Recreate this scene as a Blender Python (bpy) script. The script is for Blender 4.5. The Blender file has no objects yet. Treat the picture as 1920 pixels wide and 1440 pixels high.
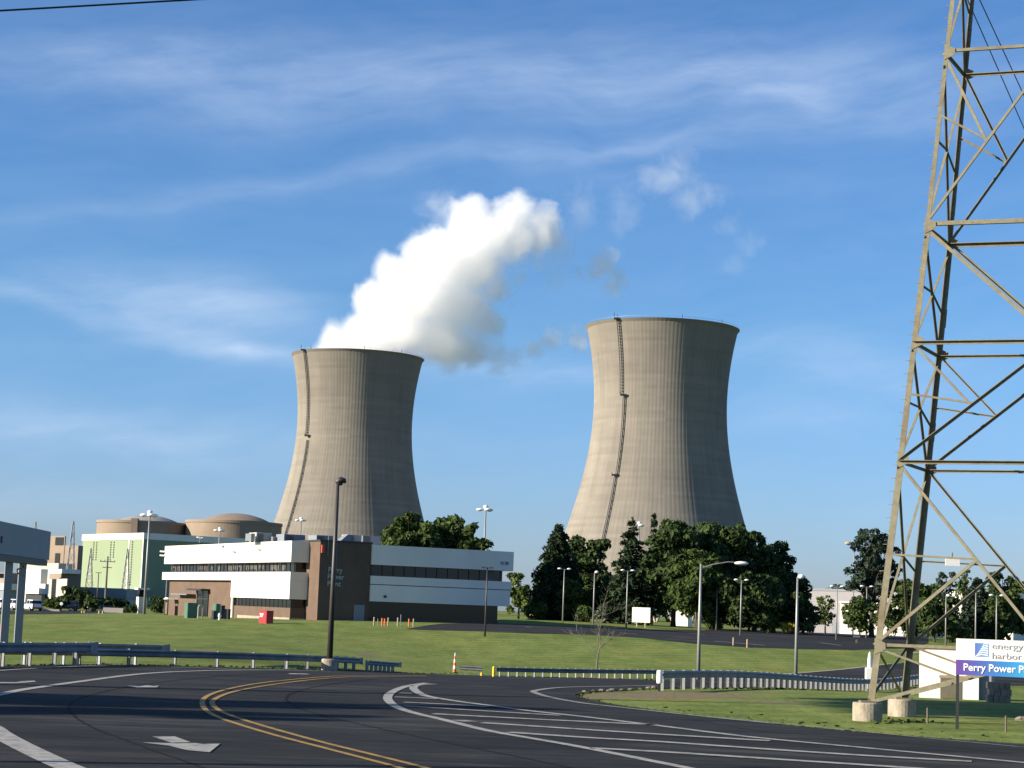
import bpy, math, random
from math import sin, cos, pi, radians, atan2, sqrt, exp
from mathutils import Vector, Matrix
random.seed(7)
SC = bpy.context.scene
COL = SC.collection

# ------------------------------------------------------------------ camera
F_PX = 3600.0                       # focal length in pixels of the 1920 x 1440 photograph
CAM = Vector((0, 0, 3.0))
PITCH = math.atan(425 / F_PX)
ROLL = radians(2.1)
fwd = Vector((0, cos(PITCH), sin(PITCH)))
up0 = Vector((0, -sin(PITCH), cos(PITCH)))
ri0 = Vector((1, 0, 0))
RI = ri0 * cos(ROLL) + up0 * sin(ROLL)
UP = up0 * cos(ROLL) - ri0 * sin(ROLL)
cam_d = bpy.data.cameras.new("camera")
cam = bpy.data.objects.new("camera", cam_d)
COL.objects.link(cam)
cam.matrix_world = Matrix(((RI.x, UP.x, -fwd.x, CAM.x), (RI.y, UP.y, -fwd.y, CAM.y), (RI.z, UP.z, -fwd.z, CAM.z), (0, 0, 0, 1)))
cam_d.sensor_width = 36
cam_d.lens = F_PX * 36 / 1920
cam_d.clip_start = 0.5
cam_d.clip_end = 30000
SC.camera = cam
SC.render.resolution_x, SC.render.resolution_y = 1024, 768

# ------------------------------------------------------------------ sky, sun, exposure
SUN_EL = radians(19)
SUN_AZ = radians(73.5)               # from -Y (behind the camera) round towards -X (left)
sun_vec = Vector((-sin(SUN_AZ) * cos(SUN_EL), -cos(SUN_AZ) * cos(SUN_EL), sin(SUN_EL)))
SC.view_settings.view_transform = 'Standard'
SC.view_settings.look = 'None'
SC.view_settings.exposure = 1.12
SC.view_settings.gamma = 1
SC.cycles.volume_bounces = 14
SC.cycles.max_bounces = 16
SC.cycles.transparent_max_bounces = 16
SC.cycles.use_denoising = True

W = bpy.data.worlds.new("World")
SC.world = W
W.use_nodes = True
wn, wl = W.node_tree.nodes, W.node_tree.links
wn.clear()
w_out = wn.new('ShaderNodeOutputWorld')
w_bg = wn.new('ShaderNodeBackground')
w_bg.inputs['Strength'].default_value = 0.0465
w_sky = wn.new('ShaderNodeTexSky')
w_sky.sky_type = 'NISHITA'
w_sky.sun_disc = False
w_sky.sun_elevation = SUN_EL
w_sky.sun_rotation = atan2(sun_vec.x, sun_vec.y)
w_sky.altitude = 200
w_sky.air_density = 1.0
w_sky.dust_density = 0.5
w_sky.ozone_density = 2.5

def wmath(op, a, b=None, c=None, clamp=False):
    n = wn.new('ShaderNodeMath'); n.operation = op; n.use_clamp = clamp
    for i, x in enumerate((a, b, c)):
        if x is None: continue
        if isinstance(x, (int, float)): n.inputs[i].default_value = x
        else: wl.new(x, n.inputs[i])
    return n.outputs[0]
tc = wn.new('ShaderNodeTexCoord')
sep = wn.new('ShaderNodeSeparateXYZ'); wl.new(tc.outputs['Generated'], sep.inputs[0])
hyp = wmath('SQRT', wmath('ADD', wmath('MULTIPLY', sep.outputs[0], sep.outputs[0]), wmath('MULTIPLY', sep.outputs[1], sep.outputs[1])))
az_ = wmath('ARCTAN2', sep.outputs[0], sep.outputs[1])
el_ = wmath('DIVIDE', sep.outputs[2], wmath('MAXIMUM', hyp, 0.01))
comb = wn.new('ShaderNodeCombineXYZ'); wl.new(az_, comb.inputs[0]); wl.new(el_, comb.inputs[1])
warp = wn.new('ShaderNodeTexNoise'); warp.inputs['Scale'].default_value = 9; warp.inputs['Detail'].default_value = 3
wl.new(comb.outputs[0], warp.inputs['Vector'])
wsub = wn.new('ShaderNodeVectorMath'); wsub.operation = 'SUBTRACT'; wsub.inputs[1].default_value = (.5, .5, .5); wl.new(warp.outputs['Color'], wsub.inputs[0])
wsc = wn.new('ShaderNodeVectorMath'); wsc.operation = 'SCALE'; wsc.inputs['Scale'].default_value = 0.035; wl.new(wsub.outputs[0], wsc.inputs[0])
wadd = wn.new('ShaderNodeVectorMath'); wadd.operation = 'ADD'; wl.new(comb.outputs[0], wadd.inputs[0]); wl.new(wsc.outputs[0], wadd.inputs[1])
UV = wadd.outputs[0]
def fibre(ang, sx, sy, detail):
    mp = wn.new('ShaderNodeMapping'); mp.vector_type = 'TEXTURE'
    mp.inputs['Rotation'].default_value = (0, 0, radians(ang)); mp.inputs['Scale'].default_value = (sx, sy, 1)
    wl.new(UV, mp.inputs['Vector'])
    nz = wn.new('ShaderNodeTexNoise'); nz.inputs['Scale'].default_value = 1; nz.inputs['Detail'].default_value = detail; nz.inputs['Roughness'].default_value = .58
    wl.new(mp.outputs[0], nz.inputs['Vector'])
    return wmath('MULTIPLY', wmath('SUBTRACT', nz.outputs['Fac'], .36), 3.0, clamp=True)
fib1 = fibre(9, .085, .014, 7)
fib2 = fibre(-4, .06, .022, 8)
fib = wmath('ADD', wmath('MULTIPLY', fib1, .6), wmath('MULTIPLY', fib2, .5))
total = None
for (px, py, ang, L, Wd, amp) in (
        (1000, 140, 1, 780, 80, .38), (260, 120, 4, 300, 60, .26), (1500, 110, -6, 320, 60, .22), (1150, 262, 9, 330, 26, .27), (760, 300, 10, 300, 20, .12),
        (330, 375, 15, 420, 26, .20), (360, 585, -6, 210, 52, .60), (110, 600, -14, 180, 18, .4), (350, 640, -14, 200, 22, .42), (470, 672, -3, 120, 12, .5),
        (220, 820, -2, 380, 42, .42), (930, 705, 2, 240, 30, .38), (1560, 690, -3, 260, 55, .28), (1480, 790, 4, 200, 30, .2),
        (1560, 180, -14, 260, 30, .2), (120, 950, 0, 330, 40, .2), (1250, 330, 0, 300, 30, .12), (520, 200, 9, 260, 30, .2)):
    mp = wn.new('ShaderNodeMapping'); mp.vector_type = 'TEXTURE'
    mp.inputs['Location'].default_value = ((px - 960) / F_PX, (1145 - py + .0367 * (px - 960)) / F_PX, 0)
    mp.inputs['Rotation'].default_value = (0, 0, radians(ang)); mp.inputs['Scale'].default_value = (L / F_PX, Wd / F_PX, 1)
    wl.new(UV, mp.inputs['Vector'])
    ln = wn.new('ShaderNodeVectorMath'); ln.operation = 'LENGTH'; wl.new(mp.outputs[0], ln.inputs[0])
    g = wmath('MULTIPLY', wmath('EXPONENT', wmath('MULTIPLY', wmath('MULTIPLY', ln.outputs['Value'], ln.outputs['Value']), -1.0)), amp)
    total = g if total is None else wmath('ADD', total, g)
total = wmath('ADD', total, .10)
cloud = wmath('MULTIPLY', wmath('MULTIPLY', total, .82), wmath('ADD', wmath('MULTIPLY', fib, .75), .34), clamp=True)
hs = wn.new('ShaderNodeHueSaturation'); hs.inputs['Saturation'].default_value = 1.15; wl.new(w_sky.outputs[0], hs.inputs['Color'])
tint = wn.new('ShaderNodeMix'); tint.data_type = 'RGBA'; tint.blend_type = 'MULTIPLY'; tint.inputs[0].default_value = 1
wl.new(hs.outputs[0], tint.inputs[6]); tint.inputs[7].default_value = (.88, 1.20, 1.58, 1)
tf = wn.new('ShaderNodeMapRange'); tf.inputs['From Min'].default_value = .01; tf.inputs['From Max'].default_value = .15; wl.new(el_, tf.inputs['Value'])
tm = wn.new('ShaderNodeMix'); tm.data_type = 'RGBA'; wl.new(tf.outputs[0], tm.inputs[0]); tm.inputs[6].default_value = (.81, 1.00, 1.72, 1); tm.inputs[7].default_value = (.84, 1.18, 1.58, 1); wl.new(tm.outputs[2], tint.inputs[7])
mix = wn.new('ShaderNodeMix'); mix.data_type = 'RGBA'
wl.new(cloud, mix.inputs[0]); wl.new(tint.outputs[2], mix.inputs[6]); mix.inputs[7].default_value = (6.6, 8.0, 10.2, 1)
wl.new(mix.outputs[2], w_bg.inputs['Color']); wl.new(w_bg.outputs[0], w_out.inputs[0])

sl = bpy.data.lights.new("sun", 'SUN'); sl.energy = 5.0; sl.angle = radians(.5); sl.color = (1.0, .88, .70)
so = bpy.data.objects.new("sun", sl); COL.objects.link(so)
so.rotation_euler = (-sun_vec).to_track_quat('-Z', 'Y').to_euler()

# ------------------------------------------------------------------ geometry of the place
def ray(px, py):
    return fwd + RI * ((px - 960) / F_PX) + UP * ((720 - py) / F_PX)
def at(px, py, Y):
    d = ray(px, py); return CAM + d * (Y / d.y)
def sm(t):
    t = max(0.0, min(1.0, t)); return t * t * (3 - 2 * t)
def T(X, Y):
    dip = -0.4 + (-1.3) * sm((X + 25) / 25)
    far = 0.2 + 1.0 * exp(-(X / 45.0) ** 2) * (1 - sm((Y - 350) / 200))
    s2 = sm((Y - 160) / 75)
    return dip * sm((Y - 75) / 70) * (1 - s2) + far * s2 + .55 * sm((Y - 262) / 40) * sm((X + 12) / 20) * (1 - sm((Y - 350) / 200))
def G(px, py, ymax=900):
    d = ray(px, py); last = 12.0; y = 12.0
    while y < ymax:
        p = CAM + d * (y / d.y)
        if p.z <= T(p.x, p.y):
            lo, hi = last, y
            for _ in range(20):
                m = (lo + hi) / 2; q = CAM + d * (m / d.y)
                if q.z <= T(q.x, q.y): hi = m
                else: lo = m
            q = CAM + d * (hi / d.y)
            return Vector((q.x, q.y, T(q.x, q.y)))
        last = y; y += .5 + y * .004
    q = CAM + d * (ymax / d.y)
    return Vector((q.x, q.y, T(q.x, q.y)))
def px_of(p):
    v = p - CAM; k = v.dot(fwd)
    return 960 + F_PX * v.dot(RI) / k, 720 - F_PX * v.dot(UP) / k
def onT(px, Y):                     # ground point in the column px at depth Y
    x = 0.0
    x = (px - 960) / F_PX * Y
    for _ in range(6):
        z = T(x, Y); q = px_of(Vector((x, Y, z))); x += (px - q[0]) / F_PX * Y
    return Vector((x, Y, T(x, Y)))
def ht(px, py, Y):                  # height above sea of a pixel at depth Y
    return at(px, py, Y).z

# ------------------------------------------------------------------ materials
def new_mat(name):
    m = bpy.data.materials.new(name); m.use_nodes = True
    return m, m.node_tree.nodes, m.node_tree.links, m.node_tree.nodes['Principled BSDF']
def ramp(n, l, fac, stops):
    r = n.new('ShaderNodeValToRGB'); e = r.color_ramp.elements
    while len(e) < len(stops): e.new(.5)
    for i, (p, c) in enumerate(stops): e[i].position = p; e[i].color = (*c, 1)
    l.new(fac, r.inputs[0]); return r.outputs[0]
def noise(n, l, scale, detail=4, rough=.55, vec=None, stretch=None, coord='Object', dist=0):
    nz = n.new('ShaderNodeTexNoise'); nz.inputs['Scale'].default_value = scale
    nz.inputs['Detail'].default_value = detail; nz.inputs['Roughness'].default_value = rough; nz.inputs['Distortion'].default_value = dist
    if vec is None:
        t = n.new('ShaderNodeTexCoord') if coord != 'Position' else n.new('ShaderNodeNewGeometry'); vec = t.outputs[coord]
    if stretch:
        mp = n.new('ShaderNodeMapping'); mp.inputs['Scale'].default_value = stretch[:3]
        if len(stretch) > 3: mp.inputs['Rotation'].default_value = (0, 0, radians(stretch[3]))
        l.new(vec, mp.inputs['Vector']); vec = mp.outputs[0]
    l.new(vec, nz.inputs['Vector']); return nz.outputs['Fac']
def vmix(n, l, fac, a, b, mode='MIX'):
    m = n.new('ShaderNodeMix'); m.data_type = 'RGBA'; m.blend_type = mode
    for i, x in ((0, fac), (6, a), (7, b)):
        if isinstance(x, (int, float)): m.inputs[i].default_value = x
        elif isinstance(x, tuple): m.inputs[i].default_value = (*x, 1)
        else: l.new(x, m.inputs[i])
    return m.outputs[2]
ALB = .64                            # the scene is exposed one stop up, so measured tones are brought back to surface colours
KEEP = ('white_wall_panel', 'white_lamp_housing', 'yellow_paint', 'orange_plastic', 'white_car_paint', 'pale_lettering')
def simple(name, col, rough=.7, var=.18, scale=1.2, metal=0.0, bump=0.0, bscale=8, stretch=None, spec=None):
    m, n, l, b = new_mat(name)
    f = noise(n, l, scale, 6, .6, stretch=stretch)
    k = 1.0 if name in KEEP else ALB; col = tuple(c * k for c in col)
    lo = tuple(c * (1 - var) for c in col); hi = tuple(min(1, c * (1 + var)) for c in col)
    l.new(ramp(n, l, f, ((.3, lo), (.7, hi))), b.inputs['Base Color'])
    b.inputs['Roughness'].default_value = rough; b.inputs['Metallic'].default_value = metal
    if spec is not None: b.inputs['Specular IOR Level'].default_value = spec
    if bump:
        bp = n.new('ShaderNodeBump'); bp.inputs['Strength'].default_value = bump; bp.inputs['Distance'].default_value = .05
        l.new(noise(n, l, bscale, 5), bp.inputs['Height']); l.new(bp.outputs[0], b.inputs['Normal'])
    return m
M = {}
M['white_paint'] = simple('white_wall_panel', (.70, .66, .58), .6, .05, .25, stretch=(1, 1, .3))
M['cream'] = simple('cream_wall', (.62, .58, .50), .8, .08, .3)
M['grey_panel'] = simple('grey_panel', (.28, .31, .36), .6, .06, .3)
M['dark_metal'] = simple('dark_metal', (.035, .037, .04), .5, .2, 3)
M['black'] = simple('black_rubber', (.015, .015, .017), .6, .1, 3)
M['galv'] = simple('galvanised_steel', (.34, .37, .40), .45, .18, 2.2, metal=.35)
M['rail'] = simple('weathered_guardrail_steel', (.25, .265, .28), .6, .3, 1.3, metal=.1)
M['post_light'] = simple('pale_post', (.33, .34, .345), .6, .15, 4)
M['alu'] = simple('aluminium_pole', (.40, .40, .39), .5, .12, 1.5, metal=.3)
M['bronze'] = simple('bronze_pole', (.06, .052, .048), .5, .2, 1.5)
M['white_lamp'] = simple('white_lamp_housing', (.78, .78, .76), .4, .03, 5)
M['concrete'] = simple('concrete', (.46, .40, .31), .9, .34, 2.4, bump=.4, bscale=12)
def rusty(name, col, rust):
    m, n, l, b = new_mat(name)
    a = noise(n, l, 1.1, 7, .65); f = noise(n, l, 6, 6, .7)
    c = ramp(n, l, f, ((.3, tuple(x * .75 for x in col)), (.7, tuple(x * 1.2 for x in col))))
    l.new(vmix(n, l, ramp(n, l, a, ((.50, (0, 0, 0)), (.68, (.7, .7, .7)))), c, rust), b.inputs['Base Color']); b.inputs['Roughness'].default_value = .72
    return m
M['pylon'] = rusty('weathered_olive_steel', (.185, .170, .110), (.13, .09, .05))
M['wood'] = simple('weathered_wood', (.20, .16, .12), .9, .3, 3, stretch=(4, 4, .5))
M['palewood'] = simple('pale_wood_stake', (.55, .42, .28), .8, .2, 4)
M['orange'] = simple('orange_plastic', (.70, .13, .02), .5, .12, 5)
M['yellow'] = simple('yellow_paint', (.80, .48, .03), .5, .12, 5)
M['red'] = simple('red_enamel', (.50, .035, .04), .5, .12, 3)
M['green_box'] = simple('green_enamel', (.10, .22, .15), .5, .12, 3)
M['green_wall'] = simple('pale_green_cladding', (.30, .385, .23), .7, .05, .08, stretch=(1, 1, .2))
M['car_white'] = simple('white_car_paint', (.70, .71, .72), .25, .02, 1)
M['car_dark'] = simple('dark_car_paint', (.03, .035, .05), .25, .02, 1)
M['glass'] = simple('dark_glass', (.012, .014, .018), .12, .1, 1)
M['blind'] = simple('window_blind', (.17, .17, .165), .8, .3, 6)
M['lettering'] = simple('pale_lettering', (.30, .34, .35), .6, .05, 3)
M['bark'] = simple('bark', (.10, .08, .06), .95, .3, 3, stretch=(3, 3, .5))
M['deadbark'] = simple('pale_bare_bark', (.20, .18, .15), .9, .25, 6)
M['stone'] = simple('limestone_rock', (.28, .24, .19), .95, .25, 3, bump=.5)
M['terracotta'] = simple('brown_concrete', (.36, .28, .21), .9, .1, .2)
M['tape_red'] = simple('red_light', (.65, .10, .05), .5, .1, 3)

def brick_mat(name, c1, c2, mortar):
    m, n, l, b = new_mat(name)
    g = n.new('ShaderNodeTexCoord')
    sp = n.new('ShaderNodeSeparateXYZ'); l.new(g.outputs['Object'], sp.inputs[0])
    ad = n.new('ShaderNodeMath'); ad.operation = 'ADD'; l.new(sp.outputs[0], ad.inputs[0]); l.new(sp.outputs[1], ad.inputs[1])
    cb = n.new('ShaderNodeCombineXYZ'); l.new(ad.outputs[0], cb.inputs[0]); l.new(sp.outputs[2], cb.inputs[1])
    bt = n.new('ShaderNodeTexBrick'); bt.inputs['Scale'].default_value = 1; bt.inputs['Brick Width'].default_value = .23; bt.inputs['Row Height'].default_value = .08
    bt.inputs['Mortar Size'].default_value = .008; bt.inputs['Color1'].default_value = (*c1, 1); bt.inputs['Color2'].default_value = (*c2, 1); bt.inputs['Mortar'].default_value = (*mortar, 1)
    l.new(cb.outputs[0], bt.inputs['Vector'])
    f = noise(n, l, .5, 5)
    l.new(vmix(n, l, 1.0, bt.outputs['Color'], ramp(n, l, f, ((.3, (.85, .85, .85)), (.7, (1.1, 1.1, 1.1)))), 'MULTIPLY'), b.inputs['Base Color'])
    b.inputs['Roughness'].default_value = .9
    return m
M['brick'] = brick_mat('brown_brick', (.118, .072, .048), (.098, .059, .040), (.115, .092, .074))

def tower_mat():
    m, n, l, b = new_mat('ribbed_concrete_shell')
    t = n.new('ShaderNodeTexCoord'); sp = n.new('ShaderNodeSeparateXYZ'); l.new(t.outputs['Object'], sp.inputs[0])
    at2 = n.new('ShaderNodeMath'); at2.operation = 'ARCTAN2'; l.new(sp.outputs[0], at2.inputs[0]); l.new(sp.outputs[1], at2.inputs[1])
    an = n.new('ShaderNodeMath'); an.operation = 'MULTIPLY'; an.inputs[1].default_value = 22; l.new(at2.outputs[0], an.inputs[0])
    zz = n.new('ShaderNodeMath'); zz.operation = 'MULTIPLY'; zz.inputs[1].default_value = .012; l.new(sp.outputs[2], zz.inputs[0])
    cb = n.new('ShaderNodeCombineXYZ'); l.new(an.outputs[0], cb.inputs[0]); l.new(zz.outputs[0], cb.inputs[1])
    streak = noise(n, l, 1.6, 6, .6, vec=cb.outputs[0])
    # pour lifts: each about 1.8 m high a slightly different tone
    fl = n.new('ShaderNodeMath'); fl.operation = 'MULTIPLY'; fl.inputs[1].default_value = 1 / 1.9; l.new(sp.outputs[2], fl.inputs[0])
    f2 = n.new('ShaderNodeMath'); f2.operation = 'FLOOR'; l.new(fl.outputs[0], f2.inputs[0])
    an2 = n.new('ShaderNodeMath'); an2.operation = 'MULTIPLY'; an2.inputs[1].default_value = 1.1; l.new(at2.outputs[0], an2.inputs[0])
    cb2 = n.new('ShaderNodeCombineXYZ'); l.new(f2.outputs[0], cb2.inputs[0]); l.new(an2.outputs[0], cb2.inputs[1])
    wn_ = n.new('ShaderNodeTexNoise'); wn_.inputs['Scale'].default_value = .9; wn_.inputs['Detail'].default_value = 2; l.new(cb2.outputs[0], wn_.inputs['Vector'])
    blotch = noise(n, l, .035, 6, .6)
    c = ramp(n, l, streak, ((.25, (.212, .192, .168)), (.5, (.232, .212, .187)), (.75, (.250, .230, .203))))
    c = vmix(n, l, 1.0, c, ramp(n, l, wn_.outputs['Fac'], ((.35, (.93, .93, .93)), (.65, (1.07, 1.07, 1.06)))), 'MULTIPLY')
    c = vmix(n, l, 1.0, c, ramp(n, l, blotch, ((.35, (.90, .90, .90)), (.65, (1.06, 1.06, 1.05)))), 'MULTIPLY')
    cb3 = n.new('ShaderNodeCombineXYZ'); an3 = n.new('ShaderNodeMath'); an3.operation = 'MULTIPLY'; an3.inputs[1].default_value = 5.5; l.new(at2.outputs[0], an3.inputs[0]); l.new(an3.outputs[0], cb3.inputs[0])
    z3 = n.new('ShaderNodeMath'); z3.operation = 'MULTIPLY'; z3.inputs[1].default_value = .02; l.new(sp.outputs[2], z3.inputs[0]); l.new(z3.outputs[0], cb3.inputs[1])
    wide = noise(n, l, 1.0, 7, .68, vec=cb3.outputs[0])
    c = vmix(n, l, 1.0, c, ramp(n, l, wide, ((.32, (.86, .865, .87)), (.5, (1, 1, 1)), (.7, (1.06, 1.06, 1.05)))), 'MULTIPLY')
    # grimy band just below the rim
    rz = n.new('ShaderNodeMapRange'); rz.inputs['From Min'].default_value = 128; rz.inputs['From Max'].default_value = 152; rz.inputs['To Min'].default_value = 0; rz.inputs['To Max'].default_value = .35; l.new(sp.outputs[2], rz.inputs['Value'])
    c = vmix(n, l, rz.outputs[0], c, (.178, .162, .140))
    l.new(c, b.inputs['Base Color']); b.inputs['Roughness'].default_value = 1.0; b.inputs['Diffuse Roughness'].default_value = .3; b.inputs['Specular IOR Level'].default_value = .05
    return m
M['tower'] = tower_mat()

def ground_mat():
    m, n, l, b = new_mat('mown_grass')
    pos = n.new('ShaderNodeNewGeometry').outputs['Position']
    big = noise(n, l, .045, 5, .6, vec=pos, stretch=(1, .45, 1, 20))
    mid = noise(n, l, .35, 6, .65, vec=pos, stretch=(1, .35, 1, -15))
    fine = noise(n, l, 3.5, 5, .7, vec=pos, stretch=(1, .3, 1))
    c = ramp(n, l, mid, ((.25, (.098, .134, .032)), (.5, (.152, .196, .050)), (.75, (.225, .255, .078))))
    c = vmix(n, l, .8, c, ramp(n, l, big, ((.3, (.70, .78, .66)), (.55, (1, 1, 1)), (.75, (1.3, 1.12, 1.0)))), 'MULTIPLY')
    c = vmix(n, l, .9, c, ramp(n, l, fine, ((.25, (.62, .66, .6)), (.5, (1, 1, 1)), (.8, (1.35, 1.3, 1.25)))), 'MULTIPLY')
    mow = n.new('ShaderNodeTexWave'); mow.inputs['Scale'].default_value = .11; mow.inputs['Distortion'].default_value = 2.5; mow.inputs['Detail'].default_value = 3; mow.inputs['Detail Scale'].default_value = .6
    mm_ = n.new('ShaderNodeMapping'); mm_.inputs['Rotation'].default_value = (0, 0, radians(64)); l.new(pos, mm_.inputs['Vector']); l.new(mm_.outputs[0], mow.inputs['Vector'])
    c = vmix(n, l, .7, c, ramp(n, l, mow.outputs['Fac'], ((.2, (.88, .90, .86)), (.8, (1.12, 1.08, 1.04)))), 'MULTIPLY')
    # unmown belt behind the guardrails
    sy = n.new('ShaderNodeSeparateXYZ'); l.new(pos, sy.inputs[0])
    db = n.new('ShaderNodeMath'); db.operation = 'SUBTRACT'; l.new(sy.outputs[1], db.inputs[0]); db.inputs[1].default_value = 117
    dd_ = n.new('ShaderNodeMath'); dd_.operation = 'ABSOLUTE'; l.new(db.outputs[0], dd_.inputs[0])
    dn = n.new('ShaderNodeMath'); dn.operation = 'MULTIPLY_ADD'; l.new(mid, dn.inputs[0]); dn.inputs[1].default_value = 16; l.new(dd_.outputs[0], dn.inputs[2])
    dr_ = n.new('ShaderNodeMapRange'); dr_.inputs['From Min'].default_value = 13; dr_.inputs['From Max'].default_value = 19; dr_.inputs['To Min'].default_value = .6; dr_.inputs['To Max'].default_value = 0; l.new(dn.outputs[0], dr_.inputs['Value'])
    c = vmix(n, l, dr_.outputs[0], c, (.060, .085, .018))
    # dry yellow patches
    dry = noise(n, l, .22, 5, .6, vec=pos, stretch=(1, .5, 1, 8))
    df = n.new('ShaderNodeMapRange'); df.inputs['From Min'].default_value = .56; df.inputs['From Max'].default_value = .72; df.inputs['To Max'].default_value = .55; l.new(dry, df.inputs['Value'])
    c = vmix(n, l, df.outputs[0], c, (.24, .19, .055))
    # bare earth where the verge is worn
    def patch(px, py, rx, ry, amp=1):
        p = G(px, py)
        mp = n.new('ShaderNodeMapping'); mp.vector_type = 'TEXTURE'; mp.inputs['Location'].default_value = (p.x, p.y, 0); mp.inputs['Scale'].default_value = (rx, ry, 9999)
        l.new(pos, mp.inputs['Vector'])
        ln = n.new('ShaderNodeVectorMath'); ln.operation = 'LENGTH'; l.new(mp.outputs[0], ln.inputs[0])
        a = n.new('ShaderNodeMath'); a.operation = 'SUBTRACT'; l.new(ln.outputs['Value'], a.inputs[1]); a.inputs[0].default_value = 1.15
        ns = n.new('ShaderNodeMath'); ns.operation = 'SUBTRACT'; l.new(fine, ns.inputs[0]); ns.inputs[1].default_value = .5
        a2 = n.new('ShaderNodeMath'); a2.operation = 'MULTIPLY_ADD'; l.new(ns.outputs[0], a2.inputs[0]); a2.inputs[1].default_value = 1.6; l.new(a.outputs[0], a2.inputs[2])
        a3 = n.new('ShaderNodeMath'); a3.operation = 'MULTIPLY'; a3.use_clamp = True; l.new(a2.outputs[0], a3.inputs[0]); a3.inputs[1].default_value = 1.5 * amp
        return a3.outputs[0]
    for (px, py, rx, ry, amp) in ((1270, 1303, 1.9, 3.0, 1), (1190, 1304, 1.6, 2.6, 1), (1350, 1303, 1.8, 2.6, .9), (1120, 1306, 1.0, 2.2, .8), (1460, 1318, 1.6, 2.2, .45), (385, 1221, 1.0, 3.2, 1), (350, 1222, .8, 2, .7), (690, 1228, 1.3, 3, 1), (815, 1261, 1.0, 1.8, 1), (1130, 1271, 2.2, 2.0, .8), (1420, 1297, 1.3, 1.5, .6), (690, 1250, .9, 1.5, .7)):
        c = vmix(n, l, patch(px, py, rx, ry, amp), c, (.20, .150, .100))
    l.new(c, b.inputs['Base Color']); b.inputs['Roughness'].default_value = .95; b.inputs['Specular IOR Level'].default_value = .1
    bp = n.new('ShaderNodeBump'); bp.inputs['Strength'].default_value = .8; bp.inputs['Distance'].default_value = .12
    l.new(noise(n, l, 2.2, 7, .75, vec=pos), bp.inputs['Height']); l.new(bp.outputs[0], b.inputs['Normal'])
    return m
M['grass'] = ground_mat()

def asphalt_mat(name, base, bright):
    m, n, l, b = new_mat(name)
    pos = n.new('ShaderNodeNewGeometry').outputs['Position']
    a = noise(n, l, .16, 5, .6, vec=pos, stretch=(.5, 1.6, 1, -14), dist=.6)
    bfine = noise(n, l, 2.2, 8, .75, vec=pos, stretch=(.6, 1, 1))
    crack = noise(n, l, .8, 6, .7, vec=pos, stretch=(.35, 1.8, 1, -10))
    c = ramp(n, l, a, ((.3, tuple(x * .72 for x in base)), (.5, base), (.7, bright)))
    c = vmix(n, l, .85, c, ramp(n, l, bfine, ((.3, (.75, .75, .75)), (.7, (1.25, 1.25, 1.25)))), 'MULTIPLY')
    c = vmix(n, l, 1.0, c, ramp(n, l, crack, ((.35, (.68, .69, .72)), (.52, (1, 1, 1)), (.68, (1.75, 1.68, 1.6)))), 'MULTIPLY')
    l.new(c, b.inputs['Base Color']); b.inputs['Roughness'].default_value = .92; b.inputs['Specular IOR Level'].default_value = .12
    seal = noise(n, l, .30, 7, .66, vec=pos, stretch=(.32, 1.0, 1, -10), dist=1.0)
    c = vmix(n, l, 1.0, c, ramp(n, l, seal, ((.38, (.72, .74, .80)), (.46, (1, 1, 1)), (.55, (1.08, 1.07, 1.06)), (.66, (1.9, 1.8, 1.75)))), 'MULTIPLY')
    l.new(c, b.inputs['Base Color'])
    bp = n.new('ShaderNodeBump'); bp.inputs['Strength'].default_value = .25; bp.inputs['Distance'].default_value = .02
    l.new(noise(n, l, 30, 4, .7, vec=pos), bp.inputs['Height']); l.new(bp.outputs[0], b.inputs['Normal'])
    return m
M['asphalt'] = asphalt_mat('asphalt', (.0215, .0232, .0238), (.037, .038, .038))
M['asphalt_lot'] = asphalt_mat('parking_asphalt', (.024, .0245, .026), (.034, .034, .035))
def paint_mat(name, col, worn):
    m, n, l, b = new_mat(name)
    pos = n.new('ShaderNodeNewGeometry').outputs['Position']
    f = noise(n, l, 2.4, 9, .8, vec=pos)
    l.new(ramp(n, l, f, ((.38, worn), (.54, col))), b.inputs['Base Color']); b.inputs['Roughness'].default_value = .8
    return m
M['line_white'] = paint_mat('white_road_paint', (.33, .32, .29), (.14, .135, .13))
M['line_worn'] = paint_mat('worn_white_road_paint', (.26, .25, .23), (.09, .087, .083))
M['line_yellow'] = paint_mat('yellow_road_paint', (.34, .20, .035), (.16, .10, .03))

def leaf_mat(name, dark, light, trans=.25):
    m, n, l, b = new_mat(name)
    g = n.new('ShaderNodeNewGeometry'); dark = tuple(c * .95 for c in dark); light = tuple(c * 1.0 for c in light)
    f = noise(n, l, .35, 3, .5)
    mx = n.new('ShaderNodeMath'); mx.operation = 'MULTIPLY_ADD'; l.new(g.outputs['Random Per Island'], mx.inputs[0]); mx.inputs[1].default_value = .5; l.new(f, mx.inputs[2])
    c = ramp(n, l, mx.outputs[0], ((.45, dark), (.95, light)))
    l.new(c, b.inputs['Base Color']); b.inputs['Roughness'].default_value = .75; b.inputs['Specular IOR Level'].default_value = .15
    tr = n.new('ShaderNodeBsdfTranslucent'); l.new(c, tr.inputs['Color'])
    ms = n.new('ShaderNodeMixShader'); ms.inputs[0].default_value = trans
    l.new(b.outputs[0], ms.inputs[1]); l.new(tr.outputs[0], ms.inputs[2]); l.new(ms.outputs[0], n['Material Output'].inputs[0])
    return m
M['leaf_mid'] = leaf_mat('leaf_green', (.030, .055, .014), (.075, .110, .028))
M['leaf_dark'] = leaf_mat('leaf_deep_green', (.026, .048, .016), (.062, .096, .030))
M['leaf_light'] = leaf_mat('leaf_light_green', (.06, .095, .025), (.13, .165, .050))
M['needle'] = leaf_mat('needle_green', (.016, .032, .016), (.038, .060, .028), .1)
M['needle_grey'] = leaf_mat('needle_blue_green', (.020, .036, .026), (.044, .068, .044), .1)
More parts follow.
